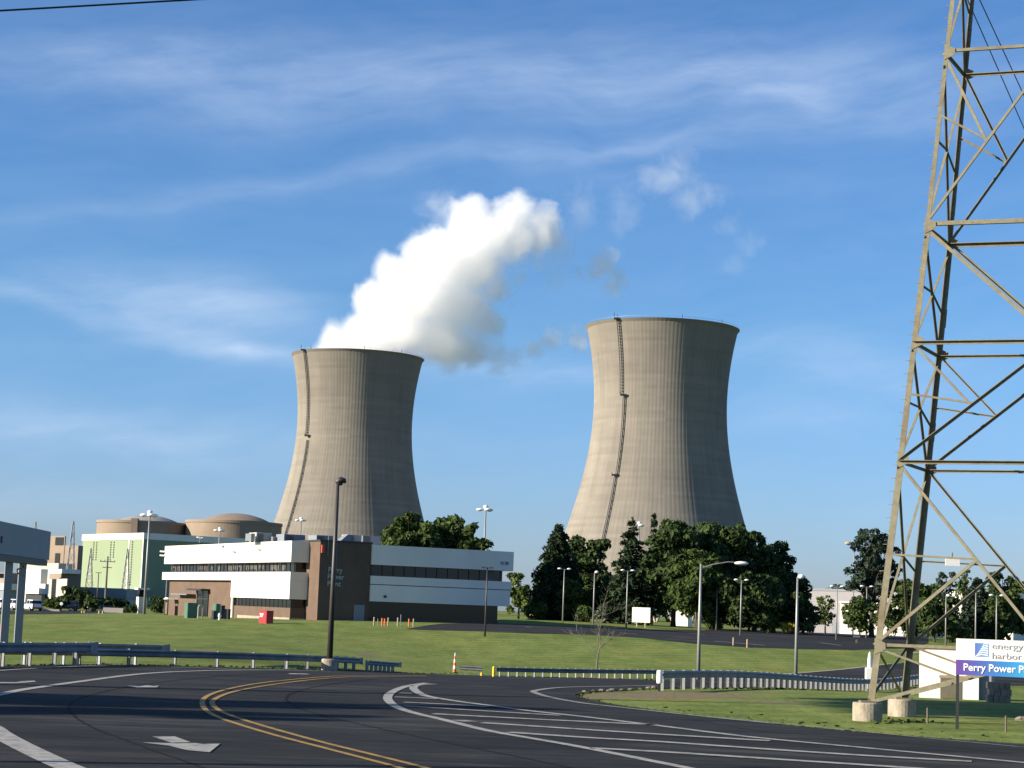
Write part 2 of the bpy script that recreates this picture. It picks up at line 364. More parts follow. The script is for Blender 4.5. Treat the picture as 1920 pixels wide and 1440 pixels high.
M['leaf_yellow'] = leaf_mat('leaf_yellow', (.22, .19, .02), (.40, .33, .04))

# ------------------------------------------------------------------ mesh helper
class MB:
    def __init__(s): s.v = []; s.f = []
    def quad(s, a, b, c, d):
        i = len(s.v); s.v += [tuple(a), tuple(b), tuple(c), tuple(d)]; s.f.append((i, i + 1, i + 2, i + 3))
    def hexa(s, p):                 # p: 4 bottom + 4 top, counter-clockwise seen from above
        i = len(s.v); s.v += [tuple(q) for q in p]
        s.f += [(i + 3, i + 2, i + 1, i), (i + 4, i + 5, i + 6, i + 7)] + [(i + k, i + (k + 1) % 4, i + 4 + (k + 1) % 4, i + 4 + k) for k in range(4)]
        return s
    def box(s, x0, x1, y0, y1, z0, z1, fr=None):
        p = [(x0, y0, z0), (x1, y0, z0), (x1, y1, z0), (x0, y1, z0), (x0, y0, z1), (x1, y0, z1), (x1, y1, z1), (x0, y1, z1)]
        if fr: p = [fr(*q) for q in p]
        return s.hexa(p)
    def beam(s, a, b, w, h=None, up=Vector((0, 0, 1))):
        h = h or w; a = Vector(a); b = Vector(b); d = (b - a).normalized()
        x = d.cross(up)
        if x.length < 1e-4: x = d.cross(Vector((0, 1, 0)))
        x.normalize(); y = x.cross(d).normalized()
        x *= w / 2; y *= h / 2
        return s.hexa([a - x - y, a - x + y, a + x + y, a + x - y, b - x - y, b - x + y, b + x + y, b + x - y])
    def angle(s, a, b, d1, d2, w, t=.012):   # L-section: corner line a-b, legs along d1 and d2
        a = Vector(a); b = Vector(b); ax = (b - a).normalized()
        def pl(q): q = Vector(q); q = q - ax * q.dot(ax); return q.normalized()
        d1 = pl(d1); d2 = pl(d2)
        for (p, q) in ((d1, d2), (d2, d1)):
            o = [Vector((0, 0, 0)), p * w, p * w + q * t, q * t] if p is d1 else [q * 0 + p * t, p * w, p * w + q * t, p * t + q * t]
            s.hexa([a + k for k in o] + [b + k for k in o])
        return s
    def tube(s, pts, rad, n=8, cap=True):
        pts = [Vector(p) for p in pts]; i0 = len(s.v)
        for k, p in enumerate(pts):
            d = (pts[min(k + 1, len(pts) - 1)] - pts[max(k - 1, 0)]).normalized()
            x = d.cross(Vector((0, 1, 0)) if abs(d.y) < .9 else Vector((1, 0, 0))).normalized(); y = d.cross(x)
            r = rad[k] if isinstance(rad, (list, tuple)) else rad
            for j in range(n):
                a = 2 * pi * j / n; s.v.append(tuple(p + x * (r * cos(a)) + y * (r * sin(a))))
        for k in range(len(pts) - 1):
            for j in range(n):
                a = i0 + k * n + j; b = i0 + k * n + (j + 1) % n
                s.f.append((a, b, b + n, a + n))
        if cap:
            s.f.append(tuple(i0 + j for j in range(n))[::-1]); s.f.append(tuple(i0 + (len(pts) - 1) * n + j for j in range(n)))
        return s
    def lathe(s, prof, n=24, c=(0, 0, 0)):
        i0 = len(s.v)
        for (r, z) in prof:
            for j in range(n): s.v.append((c[0] + r * cos(2 * pi * j / n), c[1] + r * sin(2 * pi * j / n), c[2] + z))
        for k in range(len(prof) - 1):
            for j in range(n):
                a = i0 + k * n + j; b = i0 + k * n + (j + 1) % n; s.f.append((a, b, b + n, a + n))
        s.f.append(tuple(i0 + j for j in range(n))[::-1]); s.f.append(tuple(i0 + (len(prof) - 1) * n + j for j in range(n)))
        return s
    def build(s, name, mat, parent=None, smooth=False, loc=None, bevel=0):
        me = bpy.data.meshes.new(name); me.from_pydata(s.v, [], s.f); me.update()
        me.materials.append(M[mat] if isinstance(mat, str) else mat)
        if smooth: me.polygons.foreach_set('use_smooth', [True] * len(me.polygons))
        o = bpy.data.objects.new(name, me); COL.objects.link(o)
        if parent: o.parent = parent
        if loc is not None: o.location = loc
        if bevel:
            b = o.modifiers.new('b', 'BEVEL'); b.width = bevel; b.segments = 2
        return o
def tag(o, label=None, cat=None, group=None, kind=None):
    if label: o['label'] = label
    if cat: o['category'] = cat
    if group: o['group'] = group
    if kind: o['kind'] = kind
    return o
def empty(name, loc, label, cat, group=None, rz=0):
    o = bpy.data.objects.new(name, None); COL.objects.link(o); o.location = loc; o.rotation_euler = (0, 0, rz)
    return tag(o, label, cat, group)
def kids(o): return [c for c in bpy.data.objects if c.parent == o]
def dup(o, loc, label=None, rz=None, group=None, parent=None, scale=None):
    c = o.copy(); COL.objects.link(c)
    if parent is not None: c.parent = parent
    elif loc is not None: c.location = loc
    if label: c['label'] = label
    if group: c['group'] = group
    if rz is not None: c.rotation_euler = (0, 0, rz)
    if scale: c.scale = scale
    for k in kids(o): dup(k, None, parent=c)
    return c

# ------------------------------------------------------------------ ground
def coords(lo, hi, flo, fhi, step, grow):
    c = []
    x = flo
    while x <= fhi: c.append(x); x += step
    s = step; x = c[-1]
    while x < hi: s *= grow; x += s; c.append(min(x, hi))
    s = step; x = flo; pre = []
    while x > lo: s *= grow; x -= s; pre.append(max(x, lo))
    return pre[::-1] + c
gx = coords(-9000, 9000, -90, 100, 2.5, 1.22); gy = coords(-300, 12000, -10, 320, 2.5, 1.16)
g = MB(); g.v = [(x, y, T(x, y)) for y in gy for x in gx]; nx = len(gx)
g.f = [(j * nx + i, j * nx + i + 1, (j + 1) * nx + i + 1, (j + 1) * nx + i) for j in range(len(gy) - 1) for i in range(nx - 1)]
tag(g.build('ground', 'grass', smooth=True), kind='structure')

def clip(poly, axis_, val, keep_greater):
    out = []
    for i in range(len(poly)):
        a, b = poly[i], poly[(i + 1) % len(poly)]
        ia = (a[axis_] >= val) == keep_greater or a[axis_] == val; ib = (b[axis_] >= val) == keep_greater or b[axis_] == val
        if ia: out.append(a)
        if ia != ib:
            t = (val - a[axis_]) / (b[axis_] - a[axis_]); out.append((a[0] + t * (b[0] - a[0]), a[1] + t * (b[1] - a[1])))
    return out
def sheet(name, poly, mat, off, cell=2.5, kind='structure', thick=0):
    mb = MB(); x0 = min(p[0] for p in poly); x1 = max(p[0] for p in poly)
    x = math.floor(x0 / cell) * cell
    while x < x1:
        col = clip(clip(poly, 0, x, True), 0, x + cell, False)
        if len(col) > 2:
            y = math.floor(min(p[1] for p in col) / cell) * cell; y1 = max(p[1] for p in col)
            while y < y1:
                c = clip(clip(col, 1, y, True), 1, y + cell, False)
                q = []
                for p in c:
                    if not q or (abs(p[0] - q[-1][0]) + abs(p[1] - q[-1][1]) > 1e-5): q.append(p)
                if len(q) > 2 and abs(q[0][0] - q[-1][0]) + abs(q[0][1] - q[-1][1]) < 1e-5: q.pop()
                if len(q) > 2:
                    ar = sum(q[i][0] * q[(i + 1) % len(q)][1] - q[(i + 1) % len(q)][0] * q[i][1] for i in range(len(q)))
                    if abs(ar) > 1e-4:
                        if ar < 0: q = q[::-1]
                        i0 = len(mb.v); mb.v += [(p[0], p[1], T(p[0], p[1]) + off) for p in q]; mb.f.append(tuple(range(i0, i0 + len(q))))
                y += cell
        x += cell
    return tag(mb.build(name, mat), kind=kind)
def gpoly(pts): return [(G(*p).x, G(*p).y) for p in pts]
def smooth_path(pts, per=8):
    out = []
    n = len(pts)
    for i in range(n - 1):
        p0 = pts[max(i - 1, 0)]; p1 = pts[i]; p2 = pts[i + 1]; p3 = pts[min(i + 2, n - 1)]
        for k in range(per):
            t = k / per
            out.append(tuple(.5 * ((2 * p1[j]) + (-p0[j] + p2[j]) * t + (2 * p0[j] - 5 * p1[j] + 4 * p2[j] - p3[j]) * t * t + (-p0[j] + 3 * p1[j] - 3 * p2[j] + p3[j]) * t ** 3) for j in range(2)))
    out.append(pts[-1]); return out

island = smooth_path([(1920, 1397), (1750, 1385), (1600, 1373), (1400, 1354), (1250, 1336), (1150, 1322), (1088, 1309), (1082, 1303), (1120, 1298), (1190, 1294), (1232, 1292)], 5)
far_edge = smooth_path([(-60, 1252), (0, 1251), (150, 1247), (300, 1249), (420, 1252), (600, 1257), (760, 1262), (850, 1266), (1000, 1269), (1230, 1276)], 4)
road = gpoly(far_edge)
rr = [G(1300, 1271), G(1400, 1268), G(1480, 1264), G(1560, 1258), G(1630, 1250), G(1700, 1243)]
road += [(p.x, p.y) for p in rr]
road += [(52, rr[-1].y + 12), (75, rr[-1].y + 14), (80, rr[-1].y - 12)]
inner = [G(1760, 1283), G(1640, 1291), G(1500, 1292), G(1400, 1291), G(1300, 1291)]
road += [(p.x, p.y) for p in inner]
road += gpoly(island)[::-1]
road += [(60, 34), (60, 8), (-60, 8), (-60, G(-60, 1252).y)]
sheet('road', road, 'asphalt', .03)

lot = gpoly([(760, 1180), (900, 1184), (1000, 1188), (1100, 1190), (1200, 1196), (1300, 1207), (1400, 1214), (1500, 1217), (1600, 1219), (1680, 1216), (1740, 1206), (1740, 1192), (1650, 1187), (1500, 1182), (1320, 1182), (1200, 1180), (1050, 1174), (960, 1170), (900, 1169)])
sheet('parking_lot', lot, 'asphalt_lot', .03)
lot2 = gpoly([(-60, 1153), (80, 1152), (240, 1149), (240, 1144), (80, 1145), (-60, 1146)])
sheet('access_road', lot2, 'asphalt_lot', .03)

def strip(mb, pts, w, off=.045, px=True, taper=False):
    P = [G(*p) for p in pts] if px else [Vector((p[0], p[1], 0)) for p in pts]
    P = [Vector((p.x, p.y)) for p in P]
    # resample
    Q = [P[0]]
    for a, b in zip(P, P[1:]):
        L = (b - a).length; k = max(1, int(L / 1.2))
        Q += [a + (b - a) * ((j + 1) / k) for j in range(k)]
    i0 = len(mb.v)
    for i, q in enumerate(Q):
        d = (Q[min(i + 1, len(Q) - 1)] - Q[max(i - 1, 0)]).normalized(); nrm = Vector((-d.y, d.x))
        ww = w
        if taper: ww = w * (.25 + .75 * min(1, min(i, len(Q) - 1 - i) / (len(Q) * .25)))
        for s_ in (-1, 1):
            v = q + nrm * (s_ * ww / 2); mb.v.append((v.x, v.y, T(v.x, v.y) + off))
    for i in range(len(Q) - 1): a = i0 + 2 * i; mb.f.append((a, a + 2, a + 3, a + 1))
def line(name, pts, w, mat, off=.045, per=5, taper=False):
    mb = MB(); strip(mb, smooth_path(pts, per), w, off, taper=taper)
    return tag(mb.build(name, mat), kind='structure')
line('road_edge_line', [(-60, 1316), (0, 1305), (40, 1296), (150, 1280), (270, 1265), (400, 1259), (540, 1258), (620, 1260.5)], .34, 'line_white')
line('road_edge_line', [(-40, 1262), (40, 1256.5), (130, 1251.5), (210, 1249)], .22, 'line_white')
line('road_edge_line', [(320, 1252.5), (380, 1254), (440, 1257)], .4, 'line_worn')
line('road_edge_line', [(-60, 1350), (-20, 1366), (0, 1380), (40, 1402), (100, 1431), (150, 1452), (220, 1475)], .54, 'line_white')
line('centre_line', [(800, 1268.5), (740, 1268.5), (640, 1269), (560, 1275), (480, 1284), (420, 1296), (388, 1308), (379, 1320), (387, 1335), (410, 1348), (450, 1362), (520, 1383), (600, 1404), (680, 1425), (740, 1441), (800, 1458)], .16, 'line_yellow', per=8)
line('centre_line', [(800, 1269.6), (740, 1270), (650, 1271.3), (570, 1278), (490, 1289), (435, 1300), (405, 1312), (398, 1322), (411, 1334.5), (440, 1347), (500, 1366), (600, 1394), (700, 1419), (760, 1434), (840, 1455)], .16, 'line_yellow', per=8)
line('hatching_border_line', [(800, 1282.5), (765, 1288), (742, 1296), (729, 1305), (728, 1315), (744, 1328), (775, 1339), (830, 1352), (920, 1374), (1000, 1388), (1100, 1406), (1240, 1434), (1330, 1452)], .30, 'line_white')
line('hatching_border_line', [(815, 1284.5), (785, 1286), (775, 1291), (783, 1300), (803, 1308), (850, 1316), (920, 1325.5), (1000, 1336), (1100, 1347), (1240, 1364), (1400, 1384), (1544, 1398), (1640, 1407), (1800, 1422), (1960, 1437)], .32, 'line_white')
line('road_edge_line', [(1230, 1287), (1120, 1289), (1050, 1291), (1008, 1296), (1002, 1300), (1030, 1309), (1090, 1320), (1160, 1328), (1240, 1337), (1340, 1348), (1450, 1359)], .26, 'line_worn')
line('road_edge_line', [(1330, 1346), (1500, 1362), (1700, 1383), (1930, 1405)], .12, 'line_worn')
for pts in ([(750, 1301.5), (772, 1302.5)], [(740, 1309), (790, 1311), (823, 1313)], [(757, 1319), (840, 1323), (914, 1328)], [(756, 1326), (900, 1335), (1051, 1344)],
            [(812, 1341), (1000, 1351), (1234, 1362)], [(905, 1358), (1100, 1371), (1240, 1380), (1443, 1392)], [(953, 1376), (1100, 1386), (1240, 1394), (1440, 1408), (1640, 1421), (1822, 1431)],
            [(1108, 1406), (1240, 1413), (1440, 1426), (1640, 1439), (1800, 1450)], [(860, 1353), (882, 1356)]):
    line('hatching_line', pts, .44, 'line_worn' if pts[0][0] < 760 else 'line_white')
def flat_px(name, polys, mat, off):
    mb = MB()
    for pl in polys:
        P = [G(*p) for p in pl]; i0 = len(mb.v); mb.v += [(p.x, p.y, p.z + off) for p in P]
        ar = sum(P[i].x * P[(i + 1) % len(P)].y - P[(i + 1) % len(P)].x * P[i].y for i in range(len(P)))
        idx = list(range(i0, i0 + len(P))); mb.f.append(tuple(idx if ar > 0 else idx[::-1]))
    return tag(mb.build(name, mat), kind='structure')
flat_px('arrow_marking', [[(285, 1384.5), (328, 1384.5), (357, 1395.5), (322, 1396.4)], [(266, 1396), (322, 1397.2), (364, 1397), (381, 1399), (413, 1398), (393, 1414.5), (352, 1411), (316, 1402)]], 'line_white', .045)
flat_px('arrow_marking', [[(238, 1288), (250, 1290.2), (256, 1292.5), (294, 1291.5), (298, 1287.5), (288, 1288.8), (277, 1287), (262, 1289)]], 'line_white', .045)
flat_px('arrow_marking', [[(-10, 1283.5), (34, 1283.5), (68, 1280.5), (64, 1278.5), (40, 1279.8), (30, 1281.5), (-10, 1281.5)]], 'line_white', .045)
flat_px('arrow_marking', [[(539, 1264.6), (545, 1266), (582, 1266.5), (575, 1265), (550, 1264.4)]], 'line_white', .045)
rs = random.Random(33)
M['tar'] = simple('tar_sealant', (.016, .017, .018), .95, .2, 4, spec=.08)
def seam(name, pts, w, wob):
    mb = MB(); sp_ = smooth_path(pts, 6); P = [(G(*p).x, G(*p).y) for p in sp_]
    Q = []
    for (a, b) in zip(P, P[1:]):
        for k in range(3): Q.append((a[0] + (b[0] - a[0]) * k / 3 + rs.gauss(0, wob), a[1] + (b[1] - a[1]) * k / 3 + rs.gauss(0, wob)))
    strip(mb, Q, w, .036, px=False); return tag(mb.build(name, 'tar'), kind='structure')
seam('paving_seam', [(820, 1271), (700, 1275), (600, 1288), (545, 1303), (540, 1318), (590, 1340), (700, 1366), (850, 1398), (1000, 1428), (1080, 1445)], .07, .01)
seam('paving_seam', [(560, 1262), (430, 1268), (300, 1281), (190, 1300), (130, 1325), (160, 1360), (260, 1400), (400, 1450)], .07, .01)
seam('tar_seam', [(1300, 1352), (1420, 1372), (1560, 1384), (1760, 1402), (1900, 1416)], .06, .03)
# pale parking kerbs and markings in the far lot
for pts in ([(1340, 1203), (1390, 1207), (1433, 1211)], [(1538, 1206), (1577, 1211)], [(1165, 1188), (1195, 1190)], [(1290, 1188), (1322, 1191)], [(985, 1176), (997, 1177)]):
    line('kerb', pts, .35, 'concrete', .06)
line('kerb', [(1440, 1267), (1500, 1262.5), (1570, 1256.5), (1630, 1250), (1668, 1245)], .5, 'concrete', .05)
line('kerb', [(1650, 1222), (1690, 1226), (1722, 1224)], 1.2, 'concrete', .05)

r = random.Random(21); gt = MB()
def tufts(path, width, dens, hmax):
    P = [G(*p) for p in path]
    for a, b in zip(P, P[1:]):
        L = (b - a).length
        for k in range(int(L * dens)):
            q = a.lerp(b, r.random()); q.x += r.gauss(0, width); q.y += r.gauss(0, width * 1.5); h = hmax * r.uniform(.3, 1); z = T(q.x, q.y)
            a_ = r.uniform(0, pi); w = r.uniform(.04, .12); dx, dy = cos(a_) * w, sin(a_) * w; lx = r.gauss(0, .05)
            i = len(gt.v); gt.v += [(q.x - dx, q.y - dy, z), (q.x + dx, q.y + dy, z), (q.x + dx * .5 + lx, q.y + dy * .5, z + h), (q.x - dx * .4 + lx, q.y - dy * .4, z + h * .8)]; gt.f.append((i, i + 1, i + 2, i + 3))
tufts(island, .12, 22, .055)
tufts([(1920, 1385), (1600, 1365), (1250, 1330)], .8, 5, .05)
tufts([(-40, 1250), (300, 1248), (600, 1256), (850, 1264)], .35, 10, .09)
tufts([(930, 1268), (1235, 1275)], .3, 10, .10)
tufts([(1240, 1291), (1400, 1292), (1640, 1292), (1760, 1288)], .4, 10, .10)
tufts([(1640, 1356), (1720, 1352)], .3, 20, .09)
tag(gt.build('grass_tufts', simple('long_grass', (.085, .115, .035), .95, .3, 1.5, spec=.05)), 'tufts of longer grass along the pavement edges', 'grass', kind='stuff')

# ------------------------------------------------------------------ cooling towers
def tower_r(z): return 35.4 * sqrt(1 + ((z - 115) / 74.0) ** 2)
def cooling_tower(cx_px, Y, ladder_az, label, steps):
    X = (cx_px - 960) / F_PX * Y
    b = onT(cx_px, Y); loc = Vector((b.x, b.y, 0))
    # plumb line: the column px is measured high up, shift for the roll of the picture
    top = at(cx_px, 650, Y); loc.x = top.x
    root = empty('cooling_tower', loc, label, 'cooling tower', 'twin hyperbolic cooling towers')
    H = 156.0; z0 = 9.0; NR = 120; ns = NR * 4
    mb = MB(); zs = [z0 + (H - z0) * i / 90 for i in range(91)]
    for z in zs:
        r = tower_r(z)
        for k in range(ns):
            rib = .035 if k % 4 in (0, 1) else 0
            if z > H - 1.2: rib = .9
            a = 2 * pi * (k + (0.3 if k % 4 == 1 else 0) - (.0)) / ns
            mb.v.append(((r + rib) * cos(a), (r + rib) * sin(a), z))
    n = len(zs)
    for i in range(n - 1):
        for k in range(ns):
            a = i * ns + k; c = i * ns + (k + 1) % ns; mb.f.append((a, c, c + ns, a + ns))
    i0 = len(mb.v)
    for z in zs[::-1]:
        for k in range(ns): a = 2 * pi * k / ns; mb.v.append(((tower_r(z) - .8) * cos(a), (tower_r(z) - .8) * sin(a), z))
    for k in range(ns): a = (n - 1) * ns + k; c = (n - 1) * ns + (k + 1) % ns; mb.f.append((a, c, i0 + (k + 1) % ns, i0 + k))
    for i in range(n - 1):
        for k in range(ns): a = i0 + i * ns + k; c = i0 + i * ns + (k + 1) % ns; mb.f.append((a, c, c + ns, a + ns))
    mb.build('shell', 'tower', root)
    lg = MB()
    for k in range(48):
        for s_ in (-1, 1):
            a0 = 2 * pi * (k + .5) / 48; a1 = a0 + s_ * pi / 48
            lg.beam((66.5 * cos(a0), 66.5 * sin(a0), -.5), ((tower_r(9) - .3) * cos(a1), (tower_r(9) - .3) * sin(a1), 9.4), 1.0)
    lg.build('diagonal_leg', 'concrete', root)['kind'] = 'stuff'
    # ladder: runs of a caged ladder with a landing where it steps sideways
    def pt(z, az, off): r = tower_r(z) + off; return Vector((r * sin(az), -r * cos(az), z))
    for (za, zb, a_, w, step) in steps:
        ld = MB(); az = ladder_az + a_
        z = zb; prev = None
        while z <= za + .1:
            P = [pt(z, az + s_ * w / tower_r(z), .9) for s_ in (-1, 1)]
            Pin = [pt(z, az + s_ * w / tower_r(z), .2) for s_ in (-1, 1)]
            if prev:
                for s_ in (0, 1): ld.beam(prev[s_], P[s_], .34, .34)
            ld.beam(P[0], P[1], .26, .30); ld.beam(P[0], Pin[0], .2); ld.beam(P[1], Pin[1], .2)
            prev = P; z += step
        ld.build('ladder', 'black', root)
    for (za, zb, a_, w, step) in steps:
        pf = MB(); p = pt(za, ladder_az + a_, 1.2); pf.box(p.x - 1.6, p.x + 1.6, p.y - .9, p.y + .9, za - .6, za + .3)
        pf.beam((p.x - 1.5, p.y, za + .2), (p.x - 1.5, p.y, za + 3.0 if za > 150 else za + 1.3), .22)
        pf.build('landing', 'dark_metal', root)
    hr = MB()
    for k in range(72):
        a = 2 * pi * k / 72; r = tower_r(H) + .4; a2 = 2 * pi * (k + 1) / 72
        hr.beam((r * cos(a), r * sin(a), H), (r * cos(a), r * sin(a), H + 1.1), .07)
        hr.beam((r * cos(a), r * sin(a), H + 1.1), (r * cos(a2), r * sin(a2), H + 1.1), .07)
    hr.build('handrail', 'alu', root)
    for a in (radians(-80), radians(-45), radians(20), radians(160), radians(230)):
        r = tower_r(H) + .2
        MB().tube([(r * cos(a), r * sin(a), H), (r * cos(a), r * sin(a), H + 2.2)], .14, 6).build('beacon', 'dark_metal', root)
    return root, loc
YL, YR = 1185.0, 1020.0
towL, locL = cooling_tower(672, YL, radians(-48), 'left concrete cooling tower giving off thick white steam', ((156, 104.5, 0, .6, 1.6), (104.0, 9, .045, .42, 4.0)))
towR, locR = cooling_tower(1241, YR, radians(-39), 'right concrete cooling tower with a bare dry rim and no steam', ((156, 117, 0, .55, 1.6), (116.5, 75, .05, .42, 4.0), (74.5, 9, .035, .42, 4.0)))

# ------------------------------------------------------------------ steam
def steam(name, blobs, Y, dens, label, col=(1, 1, 1), nscale=.045, thr=.12, k=3.0, amp=.75, seed=0.0, aniso=0.0):
    """a closed hull of overlapping lumps, its volume broken up by noise"""
    GROW = 1.0 if name == 'steam_plume' else 1.35
    B = [(at(px, py, Y + dy), r * GROW / F_PX * Y) for (px, py, r, dy) in blobs]
    c0 = sum((b[0] for b in B), Vector()) / len(B)
    import bmesh
    bm = bmesh.new()
    for p, r in B: bmesh.ops.create_icosphere(bm, subdivisions=3, radius=r * 1.12, matrix=Matrix.Translation(p - c0))
    me = bpy.data.meshes.new(name); bm.to_mesh(me); bm.free()
    o = bpy.data.objects.new(name, me); COL.objects.link(o); o.location = c0
    rm = o.modifiers.new('r', 'REMESH'); rm.mode = 'VOXEL'; rm.voxel_size = max(1.5, min(b[1] for b in B) * .22)
    m = bpy.data.materials.new(name); m.use_nodes = True; n, l = m.node_tree.nodes, m.node_tree.links; n.clear()
    out = n.new('ShaderNodeOutputMaterial'); tcn = n.new('ShaderNodeTexCoord'); v = tcn.outputs['Object']
    def mt(op, a, b=None, c=None, cl=False):
        q = n.new('ShaderNodeMath'); q.operation = op; q.use_clamp = cl
        for i, x in enumerate((a, b, c)):
            if x is None: continue
            if isinstance(x, (int, float)): q.inputs[i].default_value = x
            else: l.new(x, q.inputs[i])
        return q.outputs[0]
    best = None
    for p, r in B:
        d = n.new('ShaderNodeVectorMath'); d.operation = 'DISTANCE'; l.new(v, d.inputs[0]); d.inputs[1].default_value = p - c0
        f = mt('MULTIPLY_ADD', d.outputs['Value'], -1.0 / r, 1.0)
        best = f if best is None else mt('SMOOTH_MAX', best, f, .12)
    nz = n.new('ShaderNodeTexNoise'); nz.noise_dimensions = '4D'; nz.inputs['W'].default_value = seed; nz.inputs['Scale'].default_value = nscale; nz.inputs['Detail'].default_value = 8; nz.inputs['Roughness'].default_value = .64; nz.inputs['Distortion'].default_value = .6
    l.new(v, nz.inputs['Vector'])
    f = mt('ADD', best, mt('MULTIPLY', mt('SUBTRACT', nz.outputs['Fac'], .56), amp * 2))
    f = mt('MULTIPLY', mt('SUBTRACT', f, thr), k, cl=True)
    vol = n.new('ShaderNodeVolumePrincipled'); vol.inputs['Color'].default_value = (*col, 1); vol.inputs['Anisotropy'].default_value = aniso
    l.new(mt('MULTIPLY', f, dens), vol.inputs['Density']); l.new(vol.outputs[0], out.inputs['Volume'])
    m.cycles.volume_step_rate = 1.0
    o.data.materials.append(m)
    ext = max(max(b[0][i] + b[1] for b in B) - min(b[0][i] - b[1] for b in B) for i in range(3))
    m.cycles.volume_step_rate = min(1.0, 10 * 2.6 / ext)
    tag(o, label, 'steam', kind='stuff')
    return o
steam('steam_plume', [(668, 672, 104, 0), (700, 640, 84, 0), (668, 622, 50, 0), (755, 620, 104, 5), (825, 632, 88, 10), (885, 650, 50, 12), (712, 572, 68, 0), (780, 560, 106, 0), (855, 570, 92, 10), (742, 508, 54, -5),
                      (822, 490, 100, 0), (888, 500, 92, 5), (890, 440, 90, 0), (955, 440, 86, 0), (1012, 436, 62, 0), (893, 394, 48, -5), (955, 402, 60, 0), (905, 600, 54, 15), (930, 540, 56, 10)],
      YL, .085, 'thick white steam plume leaning right from the left cooling tower', nscale=.042, seed=1.3, amp=.95, k=2.4, thr=.08)
steam('steam_wisp', [(820, 398, 46, 0), (812, 440, 34, 0), (858, 400, 30, 0)], YL + 5, .012, 'thin pale wisp at the upper left edge of the plume', nscale=.06, thr=.12, k=1.6, amp=1.6, seed=3)
steam('steam_wisp', [(880, 668, 38, 20), (925, 674, 38, 20), (962, 668, 28, 20)], YL + 5, .05, 'grey ragged steam trailing right just beside the tower rim', nscale=.06, thr=.12, k=1.6, amp=1.6, seed=5)
steam('steam_wisp', [(1050, 470, 40, 5), (1010, 490, 40, 5), (1035, 520, 30, 5), (975, 520, 34, 5)], YL + 5, .022, 'grey steam hanging below the tip of the plume', nscale=.06, thr=.12, k=1.6, amp=1.6, seed=8)
steam('steam_wisp', [(1085, 508, 22, 5), (1130, 500, 36, 5), (1150, 530, 26, 5)], YL + 5, .08, 'small dark grey puff to the right of the plume', nscale=.07, thr=.12, k=1.6, amp=1.6, seed=9)
steam('steam_wisp', [(1000, 655, 26, 5), (1040, 635, 30, 5), (1080, 632, 26, 5)], YL + 5, .07, 'low dark wisp between the two cooling towers', nscale=.07, thr=.12, k=1.6, amp=1.6, seed=12)
steam('steam_wisp', [(1215, 325, 42, 5), (1262, 335, 52, 5), (1292, 372, 40, 5), (1270, 312, 34, 5)], YL + 5, .013, 'bright detached wisp high above the right cooling tower', nscale=.05, thr=.12, k=1.6, amp=1.6, seed=14)
steam('steam_wisp', [(1085, 380, 42, 5), (1092, 415, 32, 5), (1165, 385, 40, 5), (1160, 420, 30, 5)], YL + 5, .008, 'faint wisp between the plume and the bright detached one', nscale=.06, thr=.12, k=1.6, amp=1.6, seed=15)
steam('steam_wisp', [(1340, 370, 34, 5), (1370, 420, 34, 5), (1398, 455, 32, 5), (1375, 490, 26, 5)], YL + 5, .007, 'faint curling wisp at the far right end of the steam', nscale=.06, thr=.12, k=1.6, amp=1.6, seed=17)

# ------------------------------------------------------------------ office building
RO = radians(27)
P0 = at(594, 1165, 240); U = Vector((cos(RO), sin(RO), 0)); V = Vector((-sin(RO), cos(RO), 0))
def frame(o, u, v):
    def fr(a, b, z): q = o + u * a + v * b; return (q.x, q.y, z)
    return fr
fo = frame(Vector((P0.x, P0.y, 0)), U, V)
off = empty('office_building', (0, 0, 0), 'two-storey brick office with white fascia bands and a dark brick stair block', 'building')
mb = MB(); mb.box(0, 6.9, 0, 14, -.5, 10.75, fo); mb.build('brick_block', 'brick', off)
mb = MB(); mb.box(-.12, 7.02, -.12, 14.1, 10.75, 10.95, fo); mb.build('coping', 'dark_metal', off)
# left wing
v0, v1 = 3.7, 57.3; uL = -2.4
mb = MB(); mb.box(uL, 22, v0, v1, 8.1, 10.75, fo); mb.build('upper_fascia', 'white_paint', off)
mb = MB(); mb.box(uL, 22, v0, v1 + .6, 5.75, 6.85, fo); mb.build('middle_fascia', 'white_paint', off)
mb = MB(); mb.box(uL, 6, v0, v0 + 22.4, 3.45, 5.74, fo); mb.build('lower_fascia', 'white_paint', off)
gl = MB(); gl.box(uL + 1.0, 21, v0 + .9, v1 - 1.0, 6.85, 8.1, fo); gl = gl.build('window_band', 'glass', off)
mm = MB(); bl = MB()
v = v0 + 1.2; rnd = random.Random(3)
while v < v1 - 1.2:
    mm.box(uL + .93, uL + 1.0, v, v + .10, 6.85, 8.1, fo)
    for q in range(3):
        if rnd.random() < .72 and v > v0 + 3:
            a = v + .15 + q * .45 + rnd.random() * .1; hh = rnd.choice((.35, .6, .95, 1.1)) * rnd.uniform(.8, 1)
            bl = MB(); bl.box(uL + .96, uL + .985, a, a + .14 + rnd.random() * .16, 8.08 - hh, 8.08, fo); bl.build('blind', 'blind', gl)
    v += 1.53
mm.build('mullion', 'black', gl)
mb = MB(); mb.box(uL + .8, 20, v0 + 22.4, v1 - .6, -.5, 5.75, fo); mb.build('brick_wall', 'brick', off)
mb = MB(); mb.box(uL + .35, 20, v0 + .35, v0 + 22.4, -.5, 2.35, fo); mb.build('brick_wall', 'brick', off)
mb = MB(); mb.box(uL + .25, 20.2, v0 + .25, v0 + 20, -.5, 1.12, fo); mb.build('foundation_wall', 'concrete', off)
gl2 = MB(); gl2.box(uL + .45, 20, v0 + .45, v0 + 22.3, 2.35, 3.45, fo); gl2 = gl2.build('window_band', 'glass', off)
mm = MB(); v = v0 + .5
